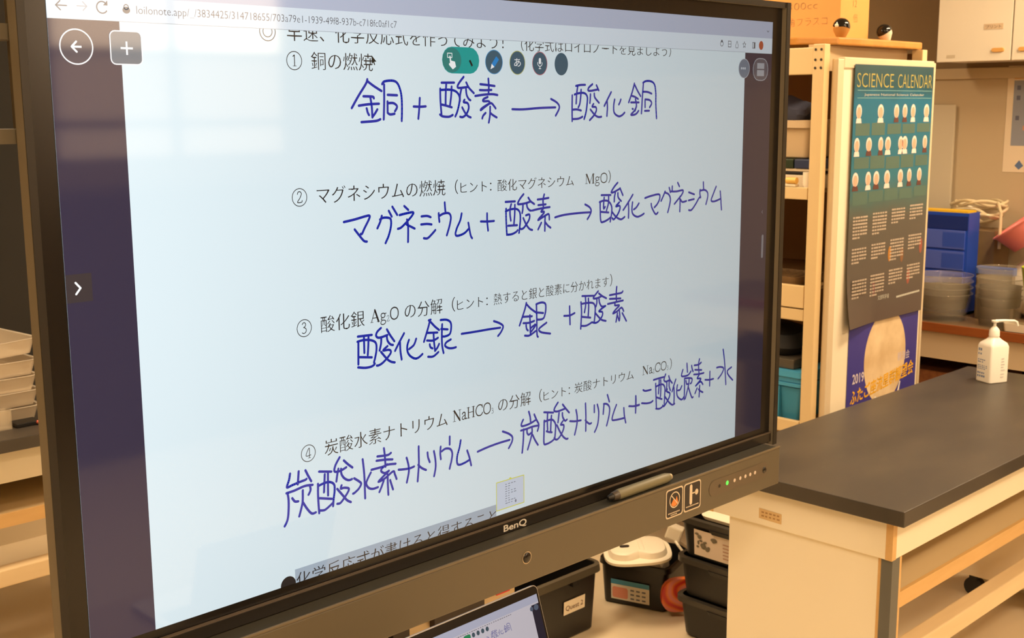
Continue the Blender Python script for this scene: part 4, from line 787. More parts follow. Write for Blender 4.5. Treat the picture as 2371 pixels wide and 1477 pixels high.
# ---------------------------------------------------------------- tall storage rack
rack_w = mat('rack_cream', (224, 196, 146), 0.45)
R_ = thing('storage_rack', 'tall cream open shelf rack with a wooden top board beside the bench', 'rack', (3.15, 1.5, 0))
RX0, RX1, RY0, RY1 = 2.80, 3.50, .557, 2.35
for x in (RX0, RX1 - .035):
    for y in (RY0, RY1 - .042): obj('post', bx(x, x + .035, y, y + .042, 0, 1.962), rack_w, R_, bevel=0.003)
bm = B(); prism(bm, [(3.495, .575), (3.06, .575), (2.94, .59), (2.83, .68), (2.785, .80), (2.785, 2.4), (3.495, 2.4)], 1.9635, 1.989); obj('top_board', bm, mat('top_board_wood', (196, 138, 62), 0.4, noise=(5, .5, (176, 116, 46), (6, 1, 6))), R_, bevel=0.006)
obj('top_beam', bx(RX0 + .004, RX0 + .03, RY0 + .042, RY1 - .042, 1.866, 1.952), rack_w, R_, bevel=0.003)
obj('end_beam', bx(RX0 + .035, RX1 - .035, RY0 + .060, RY0 + .080, 1.88, 1.9625), mat('beam_shade_tan', (196, 168, 128), 0.6), R_)  # darker than the posts: shade of the overhanging top board put into the colour
for i, (zt, zb) in enumerate(((1.500, 1.460), (1.172, 1.096), (.705, .660))):
    s = obj('shelf', bx(RX0 + .012, RX1 - .012, RY0 + .05, RY1 - .05, zt - .022, zt - .010), mat('shelf_panel', (150, 118, 74), 0.6), R_)
    obj('shelf_front', bx(RX0 + .003, RX0 + .022, RY0 + .046, RY1 - .046, zb, zt), rack_w, s, bevel=0.003)
s = obj('drawer_front', bx(RX0 + .006, RX0 + .03, RY0 + .046, RY1 - .046, 1.052, 1.092), rack_w, R_, bevel=0.004)
obj('back_panel', bx(RX1 - .008, RX1 - .003, RY0 + .042, RY1, .02, 1.95), mat('rack_back', (156, 118, 76), 0.8), R_)
dark_hole = mat('bolt_dark', (50, 38, 28), 0.6)
f = Flat((RX0 - .0006, 0, 0), (0, -1, 0), (0, 0, 1), (-1, 0, 0), 0.0004)
for z in (1.944, 1.912, 1.886):
    for y in (.568, .589): f.ell(-y, z, .0045, k=1, n=12)
f.obj('bolt_hole', dark_hole, R_)

# white board clipped on the rack's end
Wb = thing('end_board', 'narrow white board with a metal frame on the end of the rack, carrying two posters', 'board', (3.19, .555, 0))
obj('panel', bx(2.850, 3.512, .536, .552, .45, 1.915), cream_wh, Wb)
fr = mat('board_frame', (226, 208, 176), 0.4, 0.2)
bm = B(); box(bm, 2.842, 2.880, .530, .553, .45, 1.915); box(bm, 3.503, 3.517, .530, .553, .45, 1.915); box(bm, 2.880, 3.503, .530, .553, 1.886, 1.921)
obj('frame', bm, fr, Wb, bevel=0.003)

def paper(f, nu=24, nv=24, u0=0, u1=1, v0=0, v1=1, bend=lambda u, v: 0):
    vs = [[f.bm.verts.new(f.o + f.U * (u0 + (u1 - u0) * i / nu) + f.V * (v0 + (v1 - v0) * j / nv) + f.N * bend(i / nu, j / nv)) for i in range(nu + 1)] for j in range(nv + 1)]
    for j in range(nv):
        for i in range(nu): f.bm.faces.new((vs[j][i], vs[j][i + 1], vs[j + 1][i + 1], vs[j + 1][i]))
# science calendar poster
pm = bpy.data.materials.new('calendar_paper'); pm.use_nodes = True; nt = pm.node_tree; b = nt.nodes['Principled BSDF']; b.inputs['Roughness'].default_value = .33
tc = nt.nodes.new('ShaderNodeTexCoord'); sx = nt.nodes.new('ShaderNodeSeparateXYZ'); mr = nt.nodes.new('ShaderNodeMapRange'); mr.inputs['From Min'].default_value = 0; mr.inputs['From Max'].default_value = .89
no = nt.nodes.new('ShaderNodeTexNoise'); no.inputs['Scale'].default_value = 5; ad = nt.nodes.new('ShaderNodeMath'); ad.operation = 'MULTIPLY_ADD'; ad.inputs[1].default_value = .12
rp = nt.nodes.new('ShaderNodeValToRGB'); cr = rp.color_ramp
cr.elements[0].position = .0; cr.elements[0].color = lin((86, 76, 72)) + (1,); cr.elements[1].position = 1; cr.elements[1].color = lin((28, 70, 80)) + (1,)
for p_, c_ in ((.38, (84, 82, 76)), (.47, (62, 98, 98)), (.56, (30, 108, 130)), (.84, (22, 106, 140)), (.90, (28, 76, 88))):
    e = cr.elements.new(p_); e.color = lin(c_) + (1,)
nt.links.new(tc.outputs['Object'], sx.inputs[0]); nt.links.new(sx.outputs['Z'], mr.inputs['Value']); nt.links.new(tc.outputs['Object'], no.inputs['Vector'])
nt.links.new(no.outputs['Fac'], ad.inputs[0]); nt.links.new(mr.outputs[0], ad.inputs[2]); sb = nt.nodes.new('ShaderNodeMath'); sb.operation = 'SUBTRACT'; sb.inputs[1].default_value = .06
nt.links.new(ad.outputs[0], sb.inputs[0]); nt.links.new(sb.outputs[0], rp.inputs[0]); nt.links.new(rp.outputs[0], b.inputs['Base Color'])
PX0, PZ0, PW, PH = 2.948, 1.035, .545, .865
T = thing('wall_calendar', 'tall teal and dark grey science calendar poster on the white end board', 'poster', (PX0, .528, PZ0))
fl = lambda: Flat((PX0, .5262, PZ0), (1, 0, 0), (0, 0, 1), (0, -1, 0), 0.0005)
bend = lambda u, v: .022 * max(0, 1 - v / .28) ** 2 * max(0, 1 - u / .35)
f = fl(); paper(f, 20, 40, -.006, PW, -.018, PH, bend); sh = obj('sheet', f.bm, pm, T, smooth=True)
ylw = mat('title_yellow', (168, 158, 84), 0.5); pale_t = mat('print_pale', (196, 196, 184), 0.5); skin = mat('print_skin', (238, 166, 142), 0.5); hairm = mat('print_hair', (226, 212, 206), 0.5); suit = mat('print_suit', (92, 56, 52), 0.5); blk = mat('text_block_green', (78, 106, 98), 0.5); ltx = mat('text_grey', (178, 164, 148), 0.5)
T2 = lambda n, f, m: f.obj(n, m, sh)
f = fl(); f.text('SCIENCE', .010, .7905, .068, 1, width=.245, thin=(.010, .010)); T2('title_lettering', f, ylw)
f = fl(); f.text('CALENDAR', .285, .7905, .068, 1, width=.250, thin=(.010, .010)); T2('title_lettering', f, ylw)
for v in (.7795, .7545):
    f = fl(); f.rect(.015, .535, v, v + .0022, 1); T2('title_rule', f, mat('print_teal', (110, 160, 166), 0.5))
f = fl(); f.text('Japanese National Science Calendar', .06, .7635, .0105, 1, width=.42); T2('subtitle_lettering', f, pale_t)
rows = ((.705, (.03, .175, .285, .345, .405, .505), .0), (.595, (.025, .105, .185, .235, .325, .355, .425, .505), .0), (.480, (.025, .11, .165, .24, .335, .40, .475), .0))
for v, us, _ in rows:
    for u in us:
        f = fl(); a = random.uniform(.0165, .0205); f.ell(u, v + .006, a, .024, 1, 16); p_ = f.obj('portrait', hairm, sh)
        f = fl(); f.ell(u, v + .002, a * .72, .019, 2, 14); f.obj('face', skin, p_)
        f = fl(); f.poly([(u - a, v - .032), (u + a, v - .032), (u + a * .8, v - .017), (u, v - .012), (u - a * .8, v - .017)], 1.5); f.obj('clothing', suit if random.random() < .5 else hairm, p_)
    for j in range(5):
        f = fl(); f.rect(.012 + j * .107, .105 + j * .107 + random.uniform(-.004, .006), v - .076 + random.uniform(-.008, .008), v - .036 + random.uniform(-.005, .005), .6); T2('caption_block', f, blk)
for c in range(4):
    for r3 in range(3):
        f = fl(); u0 = .022 + c * .132; n = random.randint(5, 7); v0 = .365 - r3 * .108 + c * .006
        for i in range(n):
            w_ = .086 if i < n - 1 else .03; bx0 = u0 + (0.0)
            for q in range(6): 
                if q * .0165 < w_ * 1.13: f.rect(bx0 + q * .0165, bx0 + q * .0165 + random.uniform(.012, .0165), v0 - .030 - i * .0115 + .02 - .0, v0 - .0240 - i * .0115 + .02, 1 + 44 * bend(min(1, u0 / PW), max(0, v0 - .05) / PH) / .022)
        T2('text_column', f, ltx)
for u, v, c in ((.285, .215, (176, 120, 50)), (.375, .205, (130, 92, 64)), (.515, .225, (150, 84, 70)), (.43, .12, (150, 108, 70)), (.18, .10, (120, 70, 76))):
    f = fl(); f.ell(u, v, .012, .028, .8, 14); T2('illustration', f, mat('print_ill_%d' % c[0], c, 0.5))
f = fl(); f.text('文部科学省', .215, .058, .018, 1, width=.080); T2('publisher_lettering', f, pale_t)
f = fl(); 
for q in range(14): f.rect(.350 + q * .0125, .350 + q * .0125 + .0105, .050 + q * .0003, .057 + q * .0003, 1)
T2('footer_lettering', f, pale_t)
# moon poster below
MX0, MZ0, MW, MH = 2.990, .585, .500, .425
T = thing('moon_poster', 'deep blue poster of a full moon with yellow Japanese words, below the science calendar', 'poster', (MX0, .530, MZ0))
fm = lambda: Flat((MX0, .5345, MZ0), (1, 0, 0), (0, 0, 1), (0, -1, 0), 0.0005)
f = fm(); f.rect(0, MW, 0, MH + .03, 1); sh2 = f.obj('sheet', mat('poster_blue', (56, 52, 138), 0.45, noise=(3, .5, (76, 70, 156))), T)
f = fm(); f.ell(.262, .290, .150, .170, 2, 48); f.clip(MH + .028); f.obj('moon', mat('moon_print', (232, 208, 168), 0.5, noise=(9, .8, (196, 164, 118))), sh2)
f = fm(); f.poly([(.112, .045), (.140, .035), (.220, .145), (.200, .155)], 3); f.poly([(.333, .075), (.357, .070), (.385, .180), (.378, .182)], 3); f.obj('meteor_streak', mat('streak_white', (244, 236, 226), 0.5), sh2)
f = fm(); f.text('2019', .035, .225, .048, 3, width=.080, thin=(-.02, -.02)); f.obj('year_lettering', mat('lettering_lilac', (206, 196, 206), 0.5), sh2)
f = fm(); f.text('観測会', .355, .262, .036, 3, width=.090); f.obj('small_lettering', mat('lettering_lilac', (206, 196, 206), 0.5), sh2)
f = fm(); f.text('ふたご座流星群観望会', .025, .1500, .056, 3, width=.455, thin=(-.022, -.022)); 
for v in f.bm.verts: v.co.z += (v.co.x - MX0) * .11
f.obj('title_lettering', mat('lettering_yellow', (232, 174, 36), 0.5), sh2)
f = fm(); f.rect(.275, .40, .0, .052, 3); f.obj('date_block', mat('block_yellow', (232, 176, 40), 0.5), sh2)

# carton and ornaments on the rack
card = mat('cardboard', (222, 160, 86), 0.7, noise=(4, .3, (212, 148, 74)))
t = thing('carton', 'large tan cardboard carton with pencilled writing on top of the rack', 'box', (3.21, .93, 1.989))
obj('body', bx(3.115, 3.31, .690, 1.19, 1.989, 2.33), card, t, bevel=0.002)
pencil = mat('pencil_grey', (168, 136, 84), 0.8)
f = Flat((3.1146, 0, 0), (0, -1, 0), (0, 0, 1), (-1, 0, 0), 0.0005); f.text('300cc', -.900, 2.100, .036, 1, width=.120, thin=(.016, .016)); f.obj('pencilled_lettering', pencil, t)
f = Flat((3.1146, 0, 0), (0, -1, 0), (0, 0, 1), (-1, 0, 0), 0.0005); f.text('三角フラスコ', -.930, 2.045, .034, 1, width=.190, thin=(.02, .02)); f.obj('pencilled_lettering', pencil, t)
f = Flat((0, .6896, 0), (1, 0, 0), (0, 0, 1), (0, -1, 0), 0.0005); f.text('12', 3.19, 2.105, .034, 1, thin=(.02, .02)); f.obj('pencilled_lettering', pencil, t)
f = Flat((0, .6896, 0), (1, 0, 0), (0, 0, 1), (0, -1, 0), 0.0005); f.text('個', 3.20, 2.055, .032, 1, thin=(.02, .02)); f.obj('pencilled_lettering', pencil, t)
shiny = mat('ornament_black', (14, 13, 14), 0.12)
def ornament(x, y, r, base_m, label):
    t = thing('ball_ornament', label, 'ornament', (x, y, 1.9895), -.5)
    bm = B(); bmesh.ops.create_uvsphere(bm, u_segments=24, v_segments=14, radius=r)
    bmesh.ops.bisect_plane(bm, geom=list(bm.verts) + list(bm.edges) + list(bm.faces), plane_co=(0, 0, -r * .1), plane_no=(.25, 0, 1), clear_inner=True)
    bm.transform(Matrix.Translation((0, 0, r * 1.35)) @ Matrix.Diagonal((1, 1, 1.0, 1))); obj('dome', bm, shiny, t, world=False, smooth=True)
    bm = B(); loft(bm, [(0, circ(r * .45, 20)), (r * .3, circ(r * .62, 20)), (r * .9, circ(r * .93, 20)), (r * 1.3, circ(r * .96, 20))]); obj('bowl', bm, base_m, t, world=False, smooth=True)
    bm = B(); bmesh.ops.create_uvsphere(bm, u_segments=12, v_segments=8, radius=r * .26, matrix=Matrix.Translation((-r * .82, -r * .35, r * 1.45))); obj('stud', bm, mat('stud_white', (236, 226, 204), 0.2), t, world=False, smooth=True)
    return t
ornament(3.040, .640, .029, mat('bowl_amber', (176, 126, 62), 0.35), 'round black ornament with an amber lower half, in front of the carton')
o2 = ornament(3.355, .640, .027, mat('bowl_white', (226, 212, 186), 0.35), 'round black ornament with a white lower half, right of the carton on the rack')
o2.rotation_euler = (0, .35, 2.6)

# things on the rack's shelves
t = thing('storage_tub', 'pale beige plastic tub on the upper rack shelf', 'tub', (3.03, .82, 1.5900)); tub(t, .30, .34, .125, .06, lip=.010, m=mat('tub_beige', (206, 180, 142), 0.5), lm=mat('tub_beige', (206, 180, 142), 0.5))
bm = B(); loft(bm, [(0, rr(.045, .06, .02)), (.02, rr(.055, .07, .025)), (.045, rr(.05, .06, .03)), (.06, rr(.03, .04, .02))])
for v in bm.verts: v.co.z += .012 * math.sin(v.co.x * 60) + .01 * math.sin(v.co.y * 50)
bm.transform(Matrix.Translation((2.925, .745, 1.7205)))
tag(obj('folded_cloth', bm, mat('cloth_navy', (58, 60, 78), 0.85), smooth=True), 'dark navy folded cloth on the beige tub of the upper shelf', 'cloth')
def lying(name, label, cat, m, x0, x1, y0, y1, z0, z1):
    return tag(obj(name, bx(x0, x1, y0, y1, z0, z1), m, bevel=min(.004, (z1 - z0) * .3)), label, cat)
lying('flat_box', 'flat white box at the bottom of the pile under the beige tub', 'box', mat('box_white', (222, 206, 176), 0.6), 2.872, 3.16, .62, .98, 1.4905, 1.5365)
lying('flat_box', 'thin black box in the pile under the beige tub', 'box', mat('box_black', (30, 27, 26), 0.5), 2.872, 3.16, .66, .98, 1.5370, 1.5475)
lying('flat_box', 'thin pale box above the black one in the pile under the beige tub', 'box', mat('box_white', (222, 206, 176), 0.6), 2.870, 3.16, .63, .98, 1.5480, 1.5575)
lying('flat_case', 'dark green flat case right under the beige tub', 'case', mat('case_green', (38, 52, 30), 0.5), 2.866, 3.16, .70, .98, 1.5580, 1.5895)
lying('flat_case', 'dark navy flat case beside the green one under the beige tub', 'case', mat('case_navy', (44, 54, 84), 0.5), 2.866, 3.16, .605, .696, 1.5580, 1.5895)
bm = B(); tube(bm, [(2.849, .628, 1.4905), (2.849, .628, 1.548)], .019, 20); tag(obj('paper_roll', bm, mat('roll_white', (236, 222, 198), 0.6), smooth=True), 'small white roll standing on the upper rack shelf beside the yellow tube', 'roll')
# the lower clutter stands on the middle shelf (z 1.162) and the top shelf edge (z 1.49)
lying('tray_box', 'shallow white box lying on the edge of the upper rack shelf', 'box', mat('box_white', (222, 206, 176), 0.6), 2.803, 2.828, .650, .74, 1.5005, 1.509)
bm = B(); tube(bm, [(2.816, .652, 1.5095 + .0110), (2.816, .690, 1.5095 + .0110)], .0110, 16); obj_ = tag(obj('tape_roll', bm, mat('tape_yellow', (234, 186, 92), 0.5), smooth=True), 'yellow tube lying at the edge of the upper rack shelf', 'tube')
bm = B(); tube(bm, [(2.817, .712, 1.5095), (2.817, .712, 1.545)], [.010, .008], 14); tag(obj('red_bottle', bm, mat('bottle_red', (196, 44, 40), 0.4), smooth=True), 'small red bottle at the edge of the upper rack shelf', 'bottle')
# glass ware on the middle shelf
gl = clear_mat('glassware', (150, 120, 84), 0.45, 0.1)
t = thing('glass_tray', 'low tray of small glass pieces on the middle rack shelf', 'tray', (2.93, .82, 1.1625))
bm = B(); loft(bm, [(0, rr(.09, .16, .015)), (.03, rr(.095, .165, .018)), (.03, rr(.091, .161, .016)), (.004, rr(.086, .156, .013))]); obj('tray', bm, mat('tray_brown', (120, 92, 58), 0.5), t, world=False)
for i in range(10):
    y = -.13 + i * .028; bm = B(); tube(bm, [(-.07, y, .022), (.06, y + .01, .022)], .010, 10); obj('glass_tube', bm, gl, t, world=False, smooth=True)
# lower shelf: blue crate, grey folder, black bag
bl = mat('crate_blue', (52, 138, 176), 0.45); bl2 = mat('crate_blue_light', (70, 156, 196), 0.4)
t = thing('blue_crate', 'bright blue lidded crate on the low rack shelf', 'crate', (2.99, .835, .6955))
bm = B(); loft(bm, [(0, rr(.14, .20, .015)), (.115, rr(.15, .215, .018))]); obj('body', bm, bl, t, world=False, smooth=True)
bm = B(); loft(bm, [(.117, rr(.15, .215, .018)), (.119, rr(.158, .222, .018)), (.130, rr(.158, .222, .018)), (.131, rr(.152, .217, .018))]); obj('rim', bm, bl2, t, world=False, smooth=True)
bm = B(); loft(bm, [(.133, rr(.152, .217, .018)), (.150, rr(.152, .217, .018)), (.152, rr(.160, .226, .02)), (.172, rr(.158, .224, .02)), (.174, rr(.14, .20, .02))]); obj('lid', bm, bl2, t, world=False, smooth=True)
for y in (-.13, .0, .13): bm = bx(-.160, -.1485, y - .004, y + .004, .004, .115); obj('rib', bm, bl, t, world=False)
lying('document_case', 'flat dark grey case lying on the blue crate', 'case', mat('case_grey', (84, 76, 64), 0.5), 2.85, 3.10, .66, 1.00, .8705, .905)
bm = B(); loft(bm, [(0, rr(.10, .14, .06)), (.03, rr(.12, .16, .08)), (.07, rr(.11, .14, .08)), (.09, rr(.06, .08, .05))])
for v in bm.verts: v.co.z += .008 * math.sin(v.co.y * 40 + v.co.x * 25)
bm.transform(Matrix.Translation((2.975, .84, .912)))
tag(obj('black_bag', bm, mat('bag_black', (26, 26, 28), 0.6), smooth=True), 'black cloth bag slumped on the grey case in the low shelf', 'bag')

# ---------------------------------------------------------------- counter along the right wall
CX = 4.25; CZ = .828
ct = thing('wall_counter', 'wall counter with a red-brown wooden front edge and cream fascia', 'counter', (4.55, .2, 0))
obj('countertop', bx(CX + .012, XW, -2.2, 1.75, CZ - .03, CZ), mat('counter_top', (132, 106, 76), 0.4, noise=(5, .6, (104, 82, 58))), ct)
obj('front_edge', bx(CX, CX + .012, -2.2, 1.75, CZ - .036, CZ + .003), mat('edge_redbrown', (150, 84, 40), 0.4, noise=(6, .5, (124, 64, 30), (8, 1, 8))), ct, bevel=0.003)
obj('fascia', bx(CX + .02, CX + .04, -2.2, 1.75, .672, .792), mat('fascia_cream', (206, 186, 154), 0.5), ct)
obj('side_panel', bx(CX + .02, XW, 1.72, 1.75, 0, .792), cream, ct)
obj('lower_shelf', bx(CX + .05, XW, -2.2, 1.72, .50, .52), dark_wood, ct)
obj('back_board', bx(XW - .03, XW - .005, -2.2, 1.72, 0, .79), dark_wood, ct)
lying('brown_box', 'long reddish brown box lying on the dark shelf under the counter', 'box', mat('box_redbrown', (150, 96, 58), 0.5, noise=(6, .6, (110, 66, 40), (1, 8, 8))), 4.33, 4.7, .62, 1.5, .5205, .60)
lying('brown_case', 'tan brown case on the floor under the counter, below the reddish brown box', 'case', mat('case_tan', (164, 118, 74), 0.5), 4.32, 4.72, .5, 1.6, .0, .44)
# blue parts case
t = thing('parts_case', 'tall blue plastic case with a yellow top edge on the counter', 'case', (4.585, .952, CZ))
blu = mat('case_blue', (34, 76, 186), 0.35); blu2 = mat('case_blue_drawer', (82, 104, 200), 0.25)
bm = B(); x0, x1, y0, y1 = -.055, .055, -.118, .137
box(bm, x0, x1, y0, y0 + .008, 0, .462); box(bm, x0, x1, y1 - .008, y1, 0, .462); box(bm, x0, x0 + .008, y0 + .008, y1 - .008, 0, .462); box(bm, x1 - .008, x1, y0 + .008, y1 - .008, 0, .462); box(bm, x0, x1, y0, y1, 0, .012)
obj('shell', bm, blu, t, world=False)
bm = B(); box(bm, x0 + .012, x1 - .012, y0 + .012, y1 - .012, .39, .4700); obj('insert', bm, mat('case_yellow', (244, 196, 30), 0.5), t, world=False)
for i, z in enumerate((.012, .105, .200, .295)):
    obj('drawer', bx(x0 - .006, x0 + .001, y0 + .012, y1 - .012, z + .004, z + .088), blu2 if i in (1, 2, 3) else blu, t, world=False, bevel=0.002)
    bm = bx(x0 - .0065, x0 - .005, y0 + .012, y0 + .115, z + .012, z + .078); obj('drawer_label', bm, mat('label_blue_dark', (54, 84, 188), 0.3), t.children[-1], world=False)
for z in (.388,): obj('band', bx(x0 - .004, x0 + .001, y0 + .002, y1 - .002, z, z + .06), mat('case_blue_dark', (24, 48, 124), 0.4), t, world=False)
# clear cups, nested in two stacks
cl = clear_mat('clear_cup', (255, 242, 216), 0.06, 0.06)
def cup(x, y, z, h, r, label, group):
    t = thing('clear_cup', label, 'cup', (x, y, z), 0, group)
    bm = B(); n = 36
    loft(bm, [(.001, circ(r * .80, n)), (h - .004, circ(r, n)), (h, circ(r + .004, n)), (h, circ(r - .003, n)), (.004, circ(r * .80 - .003, n))], True, True); obj('wall', bm, cl, t, world=False, smooth=True)
    bm = B(); tube(bm, [(a * 1.0, b, h) for a, b in circ(r + .002, n)], .0026, 6, True); obj('rim', bm, cl, t, world=False, smooth=True)
    return t
pos = ('lowest', 'second lowest', 'second highest', 'topmost')
for i in range(4): cup(4.385, .862, CZ + .0005 + i * .027, .12, .118, '%s cup of the left stack of clear cups, before the blue case' % pos[i], 'clear cups of the left stack')
for i in range(4): cup(4.395, .614, CZ + .0005 + i * .042, .125, .100, '%s cup of the taller right stack of clear cups on the counter' % pos[i], 'clear cups of the right stack')
# coil of hose on a dull box
bxm = mat('box_dun', (128, 104, 72), 0.7)
tag(obj('dun_box', bx(4.665, 4.828, .770, 1.060, CZ + .0005, 1.205), bxm, bevel=0.004), 'dull brown box behind the blue case, carrying the hose coil', 'box')
bm = B(); pts = []
for i in range(150):
    a = i * .21; k = i / 150; pts.append((4.74 + (.062 + .010 * math.sin(i * .9)) * math.cos(a), .885 + (.112 + .02 * math.sin(i * .37)) * math.sin(a), 1.216 + .100 * abs(math.sin(k * 5)) + .012 * math.sin(i * .61) + .010))
pts += [(4.70, .78, 1.33), (4.655, .745, 1.29), (4.64, .738, 1.22), (4.635, .735, 1.13)]
tube(bm, pts, .0072, 8)
tag(obj('hose_coil', bm, clear_mat('hose_clear', (236, 220, 180), 0.75, 0.25), smooth=True), 'tangled coil of pale translucent hose on the dull brown box', 'hose')
# basin, ball, tumbler, tray, blue lid box
t = thing('pink_basin', 'pink plastic basin tilted against the wall at the right edge of the picture', 'basin', (4.66, .600, 1.235))
t.rotation_euler = (-.62, -.25, 0)
bm = B(); n = 40
loft(bm, [(-.045, circ(.125, n)), (.045, circ(.156, n)), (.052, circ(.166, n)), (.056, circ(.162, n)), (.050, circ(.152, n)), (-.038, circ(.122, n))]); obj('bowl', bm, mat('basin_pink', (240, 138, 132), 0.35), t, world=False, smooth=True)
ballm = mat('ball_white', (232, 222, 200), 0.4)
t = thing('toy_ball', 'white ball with black patches on the counter under the pink basin', 'ball', (4.70, .575, CZ + .0005))
bm = B(); bmesh.ops.create_uvsphere(bm, u_segments=32, v_segments=18, radius=.135, matrix=Matrix.Translation((0, 0, .135))); obj('surface', bm, ballm, t, world=False, smooth=True)
for a, e_ in ((-2.95, .62), (-2.55, .95), (-2.75, .12), (-2.1, .5), (3.0, 1.2)):
    c = Vector((math.cos(a) * math.cos(e_), math.sin(a) * math.cos(e_), math.sin(e_))); M = Matrix.Translation(Vector((0, 0, .135)) + c * .1335) @ c.to_track_quat('Z', 'Y').to_matrix().to_4x4()
    bm = B(); loft(bm, [(0, circ(.024, 5)), (.003, circ(.022, 5))]); bm.transform(M); obj('patch', bm, black_p, t, world=False)
t = thing('green_tumbler', 'yellow-green plastic tumbler beside the right stack of clear cups', 'tumbler', (4.30, .425, CZ + .0078))
bm = B(); loft(bm, [(0, circ(.021, 28)), (.27, circ(.064, 28)), (.27, circ(.060, 28)), (.004, circ(.018, 28))]); obj('wall', bm, mat('tumbler_green', (186, 206, 40), 0.35), t, world=False, smooth=True)
bm = B(); tube(bm, [(a, b, .27) for a, b in circ(.062, 28)], .003, 6, True); obj('rim', bm, mat('tumbler_green', (186, 206, 40), 0.35), t, world=False, smooth=True)
t = thing('blue_box', 'blue lidded plastic box standing behind the right stack of clear cups', 'box', (4.56, .700, CZ + .0005))
obj('body', bx(-.05, -.016, -.085, .075, 0, .20), mat('box_steel', (118, 100, 76), 0.5), t, world=False, bevel=0.004)
obj('lid', bx(-.055, -.014, -.09, .08, .20, .235), mat('lid_blue', (46, 86, 164), 0.4), t, world=False, bevel=0.004)
t = thing('white_tray', 'shallow white tray at the front of the counter behind the pump bottle', 'tray', (4.300, .30, CZ + .0035))
bm = B(); loft(bm, [(0, rr(.028, .24, .01)), (.034, rr(.031, .245, .012)), (.034, rr(.028, .241, .010)), (.004, rr(.025, .236, .008))]); obj('dish', bm, mat('tray_white', (232, 222, 202), 0.4), t, world=False)

# ---------------------------------------------------------------- right wall: cabinet, notice panel, table poster
t = thing('wall_cabinet', 'white wall cabinet with paper labels high on the right wall', 'cabinet', (4.70, -.1, 1.958))
obj('carcass', bx(4.57, XW - .001, -1.4, 1.038, 1.958, 2.75), white_m, t)
for y0, y1 in ((.704, 1.036), (.366, .698), (.028, .360)):
    d = obj('door', bx(4.548, 4.569, y0, y1, 1.955, 2.745), mat('door_white', (226, 216, 196), 0.5), t, bevel=0.002)
    left = y0 > .7
    hy = (y0 + .055) if left else (y1 - .055)
    bm = B(); loft(bm, [(-.004, rr(.010, .028, .009)), (.006, rr(.008, .026, .008))]); bm.transform(Matrix.Translation((4.546, hy, 2.000)) @ Matrix.Rotation(-PI / 2, 4, 'Y')); obj('handle', bm, mat('handle_amber', (214, 160, 84), 0.4), d)
    if left:
        bm = bx(4.5465, 4.5478, .742, .826, 2.088, 2.112); obj('paper_label', bm, mat('label_old', (206, 182, 150), 0.6), d)
f = Flat((4.5463, 0, 0), (0, -1, 0), (0, 0, 1), (-1, 0, 0), .0004); f.text('プリント', -.818, 2.093, .016, 1, width=.068); f.obj('label_lettering', mat('ink_dark', (110, 84, 64), 0.6), t)
f = Flat((4.5475, 0, 0), (0, -1, 0), (0, 0, 1), (-1, 0, 0), .0004); f.rect(-.990, -.950, 1.972, 1.985, 1); f.obj('small_tag', mat('tag_grey', (200, 186, 160), 0.6), t)
tag(obj('grey_panel', bx(XW - .035, XW - .019, 1.062, 1.62, CZ + .0005, 1.768), mat('panel_greige', (202, 192, 168), 0.6), bevel=0.003), 'pale grey flat panel leaning flat on the right wall beside the rack', 'panel')
T = thing('element_chart', 'white wall chart with orange header and grey-blue grid at the right picture edge', 'poster', (XW - .001, .55, 1.45))
fw = lambda: Flat((XW - .0012, .835, 1.462), (0, -1, 0), (0, 0, 1), (-1, 0, 0), .0006)
f = fw(); f.rect(0, .72, 0, .478, 1); cs = f.obj('sheet', mat('chart_paper', (232, 216, 188), 0.6), T)
f = fw(); f.rect(.030, .70, .420, .455, 2); f.obj('header', mat('chart_orange', (222, 164, 76), 0.6), cs)
f = fw(); f.rect(.030, .70, .120, .412, 2); f.obj('grid', mat('chart_blue', (146, 152, 164), 0.6), cs)
for i in range(18):
    for j in range(6):
        if random.random() < .55:
            f = fw(); f.rect(.045 + i * .036, .062 + i * .036, .145 + j * .045, .165 + j * .045, 3); f.obj('element_cell', mat('chart_cell_%d' % (i % 4), ((100, 104, 124), (206, 150, 122), (120, 120, 120), (200, 196, 190))[i % 4], 0.6), cs) if i < 6 else f.bm.free()
f = fw()
for q in range(12): f.rect(.035 + q * .03, .055 + q * .03, .462, .470, 2)
f.obj('chart_lettering', mat('chart_ink', (60, 52, 70), 0.6), cs)
f = fw(); f.poly([(.055, .030), (.075, .055), (.095, .030), (.075, .012)], 2); f.obj('emblem', mat('chart_emblem', (96, 120, 160), 0.6), cs)
f = fw(); f.rect(.15, .6, .01, .085, 2); f.obj('note_block', mat('chart_note', (206, 186, 160), 0.6), cs)

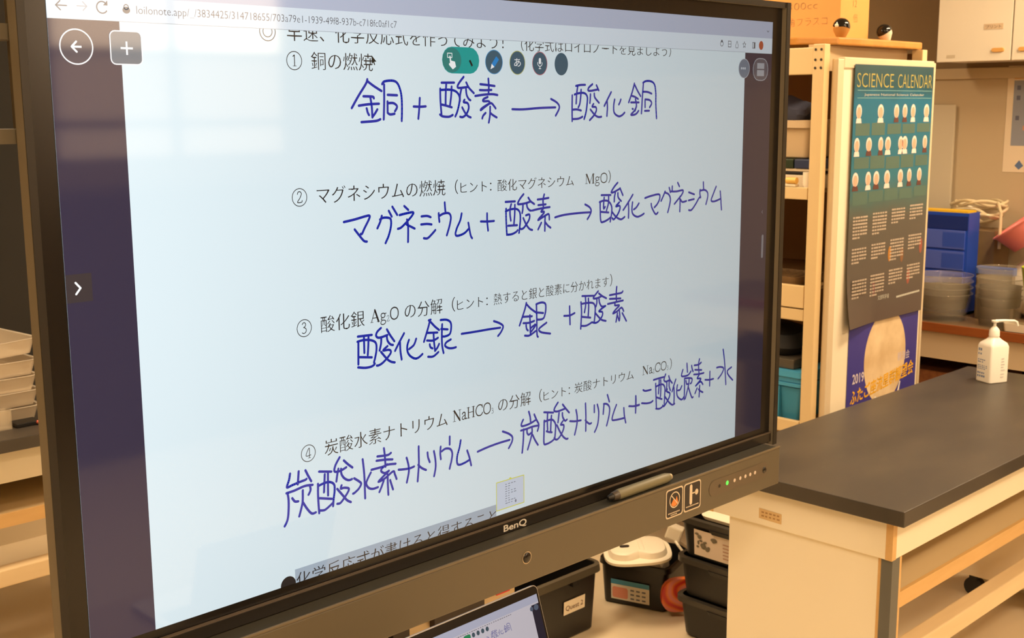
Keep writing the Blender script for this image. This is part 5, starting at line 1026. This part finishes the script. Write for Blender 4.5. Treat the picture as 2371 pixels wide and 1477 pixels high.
# ---------------------------------------------------------------- behind the display at the left
t = thing('chalkboard', 'near-black chalkboard on the back wall behind the display', 'board', (.5, YB - .02, .9))
obj('surface', bx(-2.6, 2.4, YB - .03, YB - .001, .55, 2.6), mat('chalkboard_dark', (34, 32, 28), 0.85, noise=(2, .5, (46, 42, 36))), t)
obj('frame', bx(-2.63, 2.43, YB - .045, YB - .001, 2.6, 2.64), pale_wood, t)
ctm = clear_mat('clear_tray', (236, 222, 200), 0.5, 0.2)
def ctray(x, y, z, rot, label):
    t = thing('clear_tray', label, 'tray', (x, y, z), rot, 'clear trays stacked on the left bench')
    bm = B(); w, d, h = .20, .15, .046
    loft(bm, [(0, rr(w * .93, d * .93, .02)), (h, rr(w, d, .025)), (h + .002, rr(w + .008, d + .008, .028)), (h + .002, rr(w - .003, d - .003, .022)), (.003, rr(w * .93 - .003, d * .93 - .003, .018))]); obj('dish', bm, ctm, t, world=False, smooth=True)
    return t
z = .8005
for i, lb in enumerate(('lowest clear plastic tray of the stack on the left bench', 'second clear plastic tray from the bottom of the stack on the left bench', 'third clear plastic tray from the bottom of the stack on the left bench', 'fourth clear plastic tray from the bottom of the stack on the left bench')):
    ctray(.66, 2.30, z + i * .0485, .05 * (i % 2), lb)
tt = ctray(.66, 2.30, z + 4 * .0485 + .012, .12, 'topmost clear plastic tray, tilted on the stack on the left bench'); tt.rotation_euler = (0, -.03, .10)
t = thing('clear_case', 'small clear open case in front of the clear tray stack on the left bench', 'case', (.655, 2.115, .8005))
bm = B(); loft(bm, [(0, rr(.09, .02, .004)), (.06, rr(.09, .02, .004)), (.06, rr(.088, .018, .003)), (.003, rr(.088, .018, .003))]); obj('shell', bm, clear_mat('case_clear', (230, 214, 186), 0.3, 0.1), t, world=False)
t = thing('black_gadget', 'flat black gadget with a red light beside the clear trays', 'gadget', (.80, 2.12, .8005))
obj('body', bx(-.045, .032, -.03, .03, 0, .013), black_p, t, world=False, bevel=0.003)
bm = B(); bmesh.ops.create_uvsphere(bm, u_segments=10, v_segments=6, radius=.006, matrix=Matrix.Translation((.022, -.030, .0085))); obj('light', bm, mat('light_red', (226, 110, 90), 0.3), t, world=False, smooth=True)
